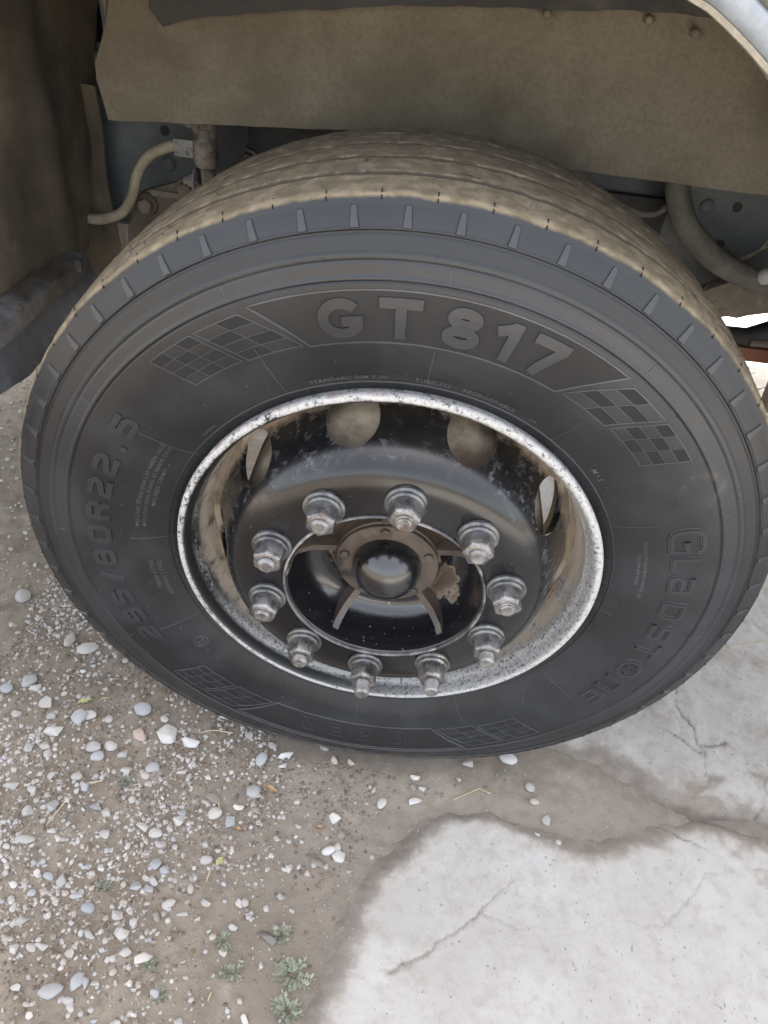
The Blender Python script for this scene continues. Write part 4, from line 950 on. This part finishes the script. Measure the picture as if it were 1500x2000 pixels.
# right side: air hose, wire, outrigger bracket, steering parts
MB().tube(catmull([(.375, .43, 1.0), (.379, .42, .95), (.384, .42, .917), (.413, .42, .866), (.458, .42, .827), (.515, .42, .797), (.594, .425, .777), (.72, .44, .765), (.95, .46, .78)], 10), [.0195] * 81, 18).build('air_hose', 'grey_hose', truck, smooth=True, label='thick dusty grey air hose beside the tyre')
MB().lathe_axis((.575, .405, .795), (.3, -.8, .4), [(.014, 0), (.013, .008), (.009, .014), (.003, .017)], 12).build('hose_clip', 'pale', truck, smooth=True)
MB().tube(catmull([(.30, .45, .872), (.328, .44, .864), (.355, .44, .860), (.379, .443, .867), (.408, .447, .900), (.433, .45, .925), (.47, .46, .96)], 8), .0055, 10).build('wire', 'grey_hose', truck, smooth=True)
for pts in (((.60, .53, .93), (.615, .52, .86), (.60, .52, .80), (.56, .52, .765)), ((.64, .52, .83), (.58, .52, .785), (.55, .52, .772)), ((.575, .50, .775), (.66, .50, .772), (.70, .50, .775))):
    MB().tube(catmull(pts, 6), .0018, 6).build('loose_strand', 'straw', truck, smooth=True)
mb = MB(); pl = [(.40, .68), (.508, .744), (.555, .772), (.62, .765), (.82, .80), (.82, .70), (.66, .722), (.623, .713), (.598, .706), (.580, .698), (.562, .699), (.530, .690), (.46, .66)]; n = len(pl)
mb.add([(x, .445, z) for x, z in pl] + [(x, .475, z) for x, z in pl], [tuple(range(n)), tuple(range(2 * n - 1, n - 1, -1))] + [(i, n + i, n + (i + 1) % n, (i + 1) % n) for i in range(n)])
mb.build('outrigger_bracket', 'clay', truck, bevel=.003, label='clay coated steel bracket beside the tyre')
mb = MB().tube([(.42, .51, .637), (.60, .51, .637), (.64, .51, .637), (.69, .51, .652), (.75, .51, .68), (.9, .51, .70)], [.016, .016, .017, .026, .045, .05], 14)
mb.build('steering_arm', 'frame_dark', truck, smooth=True, label='dark steering arm beside the tyre')
MB().tube([(.645, .490, .636), (.74, .486, .640)], .0075, 12).build('grease_fitting', 'clay', truck, smooth=True)
mb = MB(); pl = [(.40, .588), (.88, .592), (.88, .621), (.40, .619)]; n = 4
mb.add([(x, .497, z) for x, z in pl] + [(x, .53, z) for x, z in pl], [tuple(range(n)), tuple(range(2 * n - 1, n - 1, -1))] + [(i, n + i, n + (i + 1) % n, (i + 1) % n) for i in range(n)])
mb.build('drag_link', 'rust', truck, bevel=.006, label='red rusty drag link bar beside the tyre')
MB().lathe_axis((.755, .515, .615), (.10, 0, -1), [(.022, 0), (.026, .03), (.020, .06), (.030, .075), (.030, .12), (.018, .135)], 18).build('ball_joint', 'clay', truck, smooth=True)
# pale panel on the far side of the chassis, dark boxes added to block light below the rail
mb = MB(); pl = [(.905, .545), (1.04, .515), (1.10, .575), (1.2, .66), (.95, .66)]; n = 5
mb.add([(x, .95, z) for x, z in pl] + [(x, .975, z) for x, z in pl], [tuple(range(n)), tuple(range(2 * n - 1, n - 1, -1))] + [(i, n + i, n + (i + 1) % n, (i + 1) % n) for i in range(n)])
mb.build('pale_side_panel', 'pale', truck, label='pale panel seen through the gap beside the tyre')
MB().box((-1.6, .80, .30), (-.735, 1.25, 1.1)).build('light_blocker_left', 'frame_dark', truck, bevel=.02)
MB().box((-.70, .80, .565), (.88, 1.25, 1.2)).build('light_blocker_mid', 'frame_dark', truck, bevel=.02)
MB().box((-1.6, 1.42, .69), (3.2, 1.50, .97)).build('far_frame_rail', 'frame', truck, bevel=.004)
# fender with pale lip; body above
ARCH = catmull([(-.80, 0, .45), (-.74, 0, .70), (-.66, 0, .93), (-.52, 0, 1.13), (-.26, 0, 1.215), (0, 0, 1.228), (.10, 0, 1.214), (.160, 0, 1.193), (.186, 0, 1.183), (.238, 0, 1.153), (.32, 0, 1.095), (.46, 0, .99), (.60, 0, .83), (.70, 0, .62), (.73, 0, .45)], 8)
def sweep(name, mat, prof, label=None):
    mb = MB(); v = []; n = len(prof); N_ = len(ARCH)
    for i, p in enumerate(ARCH):
        t = (ARCH[min(i + 1, N_ - 1)] - ARCH[max(i - 1, 0)]).normalized(); o = Vector((-t.z, 0, t.x))
        if o.dot(p - Vector((0, 0, .6))) < 0: o = -o
        jag = .0012 * nz(i * .9, 4, 3)
        v += [p + o * (a + (jag if j == 0 else 0)) + Vector((0, y, 0)) for j, (a, y) in enumerate(prof)]
    f = [(i * n + j, i * n + j + 1, (i + 1) * n + j + 1, (i + 1) * n + j) for i in range(N_ - 1) for j in range(n - 1)]
    mb.add(v, f); return mb.build(name, mat, truck, smooth=True, label=label)
sweep('fender_edge', 'lip_edge', [(.003, -.130), (.0, -.1655), (.0005, -.1695), (.0045, -.1705), (.006, -.165)])
sweep('fender_lip', 'lip', [(.0042, -.150), (.0045, -.1685), (.006, -.1720), (.010, -.1755), (.017, -.1770), (.0225, -.1750), (.0245, -.1690), (.0250, -.155)], 'pale blue grey lip of the wheel arch')
sweep('fender', 'fender', [(.0247, -.155), (.0250, -.165), (.035, -.171), (.060, -.174), (.20, -.176), (.33, -.176), (.33, -.150)], 'dusty olive fender panel around the wheel arch')
def roof(u, v):
    i = u * (len(ARCH) - 1); a = ARCH[int(i)]; b = ARCH[min(int(i) + 1, len(ARCH) - 1)]; p = a.lerp(b, i - int(i))
    return (p.x * 1.02, -.15 + v * .68, .6 + (p.z - .6) * 1.03 + .02 + .10 * v)
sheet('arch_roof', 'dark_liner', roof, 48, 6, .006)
MB().box((-2.6, -.15, 1.50), (5.5, 2.2, 3.6)).build('truck_body', 'body', truck, bevel=.03, label='grey truck body above the wheel arch')  # unseen; raised and lengthened so its shade covers the near ground
MB().box((-2.6, .55, 1.22), (5.5, 2.2, 1.49)).build('body_floor', 'frame_dark', truck, bevel=.01)

# ------------------------------------------------------------------ loose stones
random.seed(21); rs = np.random.RandomState(5)
def round_stone(seed, sub=2, amp=.22):
    bm = bmesh.new(); bmesh.ops.create_icosphere(bm, subdivisions=sub, radius=.5); r = random.Random(seed)
    ph = [Vector((r.uniform(-1, 1), r.uniform(-1, 1), r.uniform(-1, 1))).normalized() for _ in range(7)]; am = [r.uniform(-amp, amp) for _ in ph]
    cu = [(Vector((r.uniform(-1, 1), r.uniform(-1, 1), r.uniform(-.6, 1))).normalized(), r.uniform(.30, .42)) for _ in range(4)]
    for v in bm.verts:
        d = v.co.normalized(); s = .5 * (1 + sum(a * max(0, d.dot(p)) ** 2 for p, a in zip(ph, am))); q = d * s
        for n, h in cu:
            e = q.dot(n) - h
            if e > 0: q -= n * e * .8
        v.co = q
    me = bpy.data.meshes.new('pebble'); bm.to_mesh(me); bm.free(); me.polygons.foreach_set('use_smooth', [True] * len(me.polygons)); return me
def crushed_stone(seed):
    r = random.Random(seed); bm = bmesh.new()
    for _ in range(13):
        d = Vector((r.gauss(0, 1), r.gauss(0, 1), r.gauss(0, 1))).normalized(); bm.verts.new(d * r.uniform(.40, .56))
    bmesh.ops.convex_hull(bm, input=bm.verts)
    bmesh.ops.delete(bm, geom=[v for v in bm.verts if not v.link_faces], context='VERTS')
    bmesh.ops.bevel(bm, geom=list(bm.edges), offset=.035, segments=1, affect='EDGES')
    bmesh.ops.triangulate(bm, faces=bm.faces[:])
    me = bpy.data.meshes.new('crushed_stone'); bm.to_mesh(me); bm.free(); me.polygons.foreach_set('use_smooth', [True] * len(me.polygons)); me.set_sharp_from_angle(angle=math.radians(32)); return me
VAR = {}
for key in ('W', 'w', 'b', 'p', 'd', 'D'):
    L = [round_stone(hash(key) % 97 * 0 + ord(key) * 7 + i) for i in range(3)] + [crushed_stone(ord(key) * 11 + i) for i in range(8)]
    for q in L: q.materials.append(M['stone_' + key])
    VAR[key] = L
GRP = {'W': ('white_pebble', 'bright white pebble lying loose on the ground', 'loose white pebbles'), 'w': ('pale_pebble', 'pale grey pebble lying loose on the brown dirt', 'loose pale pebbles'),
       'b': ('blue_grey_pebble', 'blue grey pebble lying loose on the brown dirt', 'loose blue grey pebbles'), 'p': ('pinkish_pebble', 'pinkish beige pebble lying loose on the brown dirt', 'loose pinkish pebbles'),
       'd': ('brown_stone', 'brown stone half sunk in the dirt', 'brown stones in the dirt'), 'D': ('dark_stone', 'dark brown stone beside the leafy weed', 'dark stones')}
placed = []
COLW = {'W': 'bright white', 'w': 'pale grey', 'b': 'blue grey', 'p': 'pinkish beige', 'd': 'brown', 'D': 'dark brown'}
def stone_label(x, y, s, c, rnd, on):
    size = 'large' if s > .021 else 'small' if s < .0135 else 'medium sized'
    nearest = lambda L: min(math.hypot(x - q[0], y - q[1]) for q in L)
    sd_ = float(max(slab_sd(np.array(x), np.array(y))))
    if on: pl_ = 'on the silted edge of the concrete'
    elif nearest(WEEDS[:2]) < .06: pl_ = 'beside the leafy weeds at the concrete edge'
    elif nearest(WEEDS[2:]) < .045: pl_ = 'beside a small weed'
    elif nearest(LEAVES) < .035: pl_ = 'beside a fallen leaf'
    elif min(nearest(q) for q in STRAWS) < .03: pl_ = 'beside a bit of straw'
    elif -.30 < y < -.1 and abs(x) < .33: pl_ = 'on dirt close in front of the tyre'
    elif sd_ > -.10: pl_ = 'on bare dirt near the concrete'
    elif x > -.20: pl_ = 'on bare dirt away from the thick gravel'
    elif y > -.22: pl_ = 'in gravel beside the tyre tread'
    else: pl_ = 'in the thick gravel'
    return f"{size} {'rounded' if rnd else 'angular'} {COLW[c]} stone {pl_}"
def put_stone(x, y, a, b, c, sink=.30):
    me = random.choice(VAR[c]); nm, lb, gr = GRP[c]
    h = min(a, b) * random.uniform(.5, .75)
    z = float(ground_z(x, y)) + h * (.5 - sink)
    on = max(float(slab_sd(np.array(x), np.array(y))[0]), float(slab_sd(np.array(x), np.array(y))[1])) > .0
    o = link(nm, me, None, None, (x, y, z), smooth=None)
    o['label'], o['group'] = stone_label(x, y, max(a, b), c, VAR[c].index(me) < 3, on), gr
    o['category'] = 'stone'
    o.scale = (a, b, h); o.rotation_euler = (random.uniform(-.15, .15), random.uniform(-.15, .15), random.uniform(-.5, .5)); placed.append((x, y, max(a, b) / 2))
for x, y, a, b, c in STONES:
    put_stone(x, y, max(a, 5) / 1000 * 1.35, max(b, 5) / 1000 * 1.35, c, .2 if c in 'Wwb' else .3)
def dens(x, y):
    d = .10 + .90 * float(sstep(-.06, -.34, x + .06 * nz(x * 6, y * 6, 3)))
    if -.36 < x < .1 and -.28 < y < -.1: d *= .7
    return d * (.35 + .65 * float(sstep(-.25, .25, nz(x * 9, y * 9, 71))))
k = 0; tries = 0
while k < 165 and tries < 9000:
    tries += 1
    x, y = random.uniform(-.62, .05), random.uniform(-.62, .06)
    if y > -.20 and x > -.62 + 0.0 and abs(y) < .2 and x > -.45: continue
    if random.random() > dens(x, y): continue
    if float(max(slab_sd(np.array(x), np.array(y)))) > -.015: continue
    s = random.choice((.009, .010, .012, .013, .015, .018))
    if any((x - p) ** 2 + (y - q) ** 2 < (r + s * .5) ** 2 for p, q, r in placed): continue
    put_stone(x, y, s, s * random.uniform(.65, 1), random.choices('wWbpd', (52, 14, 17, 6, 11))[0], .15); k += 1
# uncountable fine gravel and crumbs of earth
def scatter(name, mat, n, smin, smax, fn, seed, label, xr, yr, bias=2.2, sink=.25):
    rs = np.random.RandomState(seed); base = []
    for i in range(6):
        me = crushed_stone(900 + i + seed) if False else None
        r = np.random.RandomState(seed * 10 + i); bm = bmesh.new(); bmesh.ops.create_icosphere(bm, subdivisions=1, radius=.5)
        for v in bm.verts: v.co *= r.uniform(.78, 1.18)
        V = np.array([v.co[:] for v in bm.verts]); Fb = np.array([[v.index for v in f.verts] for f in bm.faces]); bm.free(); base.append((V, Fb))
    X = rs.uniform(*xr, n * 5); Y = rs.uniform(*yr, n * 5)
    keep = (rs.uniform(0, 1, n * 5) < fn(X, Y)) & ~((np.abs(Y) < .15) & (np.abs(X) < .16)); X, Y = X[keep][:n], Y[keep][:n]; n = len(X)
    s = smin + (smax - smin) * rs.uniform(0, 1, n) ** bias; Zg = ground_z(X, Y)
    vs, fs, off = [], [], 0
    for i in range(n):
        V, Fb = base[i % 6]; a = rs.uniform(0, 6.28); c_, s_ = math.cos(a), math.sin(a); sc = s[i] * np.array([1, rs.uniform(.6, 1), rs.uniform(.45, .8)])
        q = V * sc; q = np.stack([q[:, 0] * c_ - q[:, 1] * s_, q[:, 0] * s_ + q[:, 1] * c_, q[:, 2]], 1) + [X[i], Y[i], Zg[i] + s[i] * (.3 - sink)]
        vs.append(q); fs.append(Fb + off); off += len(V)
    return link(name, npmesh(name, np.concatenate(vs), np.concatenate(fs)), mat, label=label, cat='gravel', kind='stuff', smooth=False)
def d_dirt(x, y):
    a, b = slab_sd(x, y); return sstep(.005, -.03, np.maximum(a, b))
def d_grav(x, y):
    return d_dirt(x, y) * (.06 + .94 * sstep(-.05, -.36, x + .07 * fbm(x * 6, y * 6, 3, 3))) * (.22 + .78 * sstep(-.2, .25, fbm(x * 9, y * 9, 3, 71)))
def d_clod(x, y):
    foot = np.exp(-(((x + .12) / .26) ** 2 + ((y + .20) / .085) ** 2))
    return d_dirt(x, y) * (.15 + .85 * sstep(.10, -.03, x)) * np.clip(.16 + .35 * sstep(-.1, -.4, x) + .95 * foot, 0, 1) * (.3 + .7 * sstep(-.3, .3, fbm(x * 12, y * 12, 3, 81)))
scatter('gravel', 'gravel', 8500, .0025, .0125, d_grav, 1, 'fine mixed gravel scattered over the dirt', (-.75, .06), (-.68, .25))
scatter('far_gravel', 'gravel', 4200, .005, .016, lambda x, y: .9 * d_dirt(x, y) * (.4 + .6 * sstep(-.3, .3, fbm(x * 4, y * 4, 3, 7))), 2, 'gravel on the ground under the truck', (-2.0, -.55), (-.25, 1.9))
scatter('dirt_crumbs', 'clod', 9000, .0018, .0085, d_clod, 3, 'crumbs of brown earth on the dirt around the tyre', (-.75, .30), (-.68, .2), 2.6, .2)
def d_grit(x, y):
    a, b = slab_sd(x, y); mx = np.maximum(a, b); return np.where(mx > 0, .05 + .9 * sstep(.06, .0, mx), .25)
scatter('grit', 'gravel', 1500, .0010, .0032, d_grit, 4, 'fine grit on the concrete and its silted edge', (-.05, .9), (-.6, .3), 2.5, .15)

# ------------------------------------------------------------------ weeds, straw, dry leaves
WL_ = ['largest leafy weed growing at the edge of the concrete', 'leafy weed at the edge of the concrete in front of the larger weed', 'small rosette weed growing in bare dirt', 'tiny upright weed beside a pale pebble in bare dirt',
       'small weed beside the dark brown stone', 'small weed beside an upright blue grey pebble', 'small weed beside the big white pebble', 'sparse weed sprig among dense pale gravel', 'thin faded weed sprig among gravel near the tyre']
WS = [1.05, .95, .62, .5, .62, .5, .45, .45, .5]
def weed(x, y, s, label, seed):
    r = random.Random(seed); z = float(ground_z(x, y)); e = bpy.data.objects.new('weed', None); COL.objects.link(e); e.location = (x, y, z); e.empty_display_size = .02
    e['label'] = label; e['category'] = 'weed'; e['group'] = 'weeds in the dirt'
    st = MB(); lf = MB(); ns = int(5 + 5 * s)
    for i in range(ns):
        a = 2 * PI * i / ns + r.uniform(-.5, .5); L = .030 * s * r.uniform(.6, 1.15); el = r.uniform(.35, 1.05)
        d = Vector((math.cos(a) * math.cos(el), math.sin(a) * math.cos(el), math.sin(el)))
        pts = [d * (L * t) + Vector((0, 0, -L * .25 * t * t)) for t in (0, .25, .5, .75, 1)]
        st.tube(pts, [.0009, .0008, .0007, .0005, .0003], 5)
        for t in (.30, .45, .60, .74, .87, 1.0):
            p = d * (L * t) + Vector((0, 0, -L * .25 * t * t)); sd_ = d.cross(Vector((0, 0, 1))).normalized()
            for sg in ((-1, 1) if t < 1 else (0,)):
                ax_ = (sd_ * sg * .85 + d * (.55 if sg else 1) + Vector((0, 0, r.uniform(-.1, .35)))).normalized(); l = .0075 * s ** .5 * r.uniform(.7, 1.2); wd = l * .24
                sdv = ax_.cross(Vector((r.uniform(-.3, .3), r.uniform(-.3, .3), 1))).normalized(); up = sdv.cross(ax_)
                v = [p, p + ax_ * l * .35 + sdv * wd * .8 + up * .0004, p + ax_ * l * .7 + sdv * wd + up * .0006, p + ax_ * l * 1.02 + sdv * wd * .3, p + ax_ * l * 1.02 - sdv * wd * .3, p + ax_ * l * .7 - sdv * wd + up * .0006, p + ax_ * l * .35 - sdv * wd * .8 + up * .0004, p + ax_ * l * .55 - up * .0006]
                lf.add(v, [(0, 1, 7), (1, 2, 7), (2, 3, 7), (3, 4, 7), (4, 5, 7), (5, 6, 7), (6, 0, 7)])
    st.build('stem', 'weed_stem', e, smooth=True); lf.build('foliage', 'weed', e, smooth=True)
for i, (x, y) in enumerate(WEEDS): weed(x, y, WS[i], WL_[i], 40 + i)
SL_ = ['bent pale straw lying on the silt between the concrete slabs', 'thin curved straw lying between white pebbles near the tyre', 'long straight straw lying on the rough concrete', 'straw stalk lying across blue grey gravel',
       'short straw lying beside pale pebbles', 'short straw lying near the yellow green leaf', 'short broken straw lying in bare dirt near a rosette weed', 'thin straw lying among dense gravel']
for i, pts in enumerate(STRAWS):
    z = [float(ground_z(px, py)) for px, py in pts]
    q = catmull([(px, py, zz + .0035) for (px, py), zz in zip(pts, z)], 6) if len(pts) > 2 and i else [Vector((px, py, zz + .0035)) for (px, py), zz in zip(pts, z)]
    o = MB().tube(q, [.0011, .0012, .0010][i % 3], 6).build('straw', 'straw', smooth=True); o['label'] = SL_[i]; o['category'] = 'straw'; o['group'] = 'bits of straw on the ground'
LL_ = ['yellow green fallen leaf on gravel near the tyre', 'yellow green leaf lying on bare dirt', 'curled orange dry leaf beside blue grey pebbles', 'small orange dry leaf scrap beside a pale pebble', 'narrow yellow leaf scrap beside the yellow green leaf', 'faded orange leaf scrap in bare dirt']
LD = [(.026, .010, 'yleaf'), (.016, .011, 'yleaf'), (.024, .009, 'bleaf'), (.012, .008, 'bleaf'), (.020, .004, 'yleaf'), (.014, .007, 'bleaf')]
for i, (x, y) in enumerate(LEAVES):
    L, W_, mt = LD[i]; r = random.Random(70 + i); a = r.uniform(-.4, .5) + (1.2 if i == 1 else 0); z = float(ground_z(x, y)) + .003; n = 9; v = []
    for j in range(n):
        t = j / (n - 1); wd = W_ / 2 * math.sin(PI * min(1, t * .93 + .05)) ** .8 * (1 + .25 * math.sin(j * 2.6 + i)); cz = .006 * math.sin(PI * t) * (1 if i % 2 == 0 else .5)
        for s in (-1, 0, 1):
            v.append(((t - .5) * L, s * wd, cz + abs(s) * .0025 * (1 + .5 * math.sin(j))))
    ca, sa = math.cos(a), math.sin(a); v = [(p * ca - q * sa, p * sa + q * ca, zz) for p, q, zz in v]
    v += [(p, q, zz - .0004) for p, q, zz in v]; o3 = n * 3
    f = [(j * 3 + s, j * 3 + s + 1, j * 3 + s + 4, j * 3 + s + 3) for j in range(n - 1) for s in (0, 1)]; f += [tuple(q + o3 for q in reversed(p)) for p in f]
    f += [(j * 3, j * 3 + 3, j * 3 + 3 + o3, j * 3 + o3) for j in range(n - 1)] + [(j * 3 + 5, j * 3 + 2, j * 3 + 2 + o3, j * 3 + 5 + o3) for j in range(n - 1)]
    o = MB().add(v, f).build('dry_leaf', mt, smooth=True, loc=(x, y, z)); o['label'] = LL_[i]; o['category'] = 'leaf'; o['group'] = 'fallen leaves on the ground'
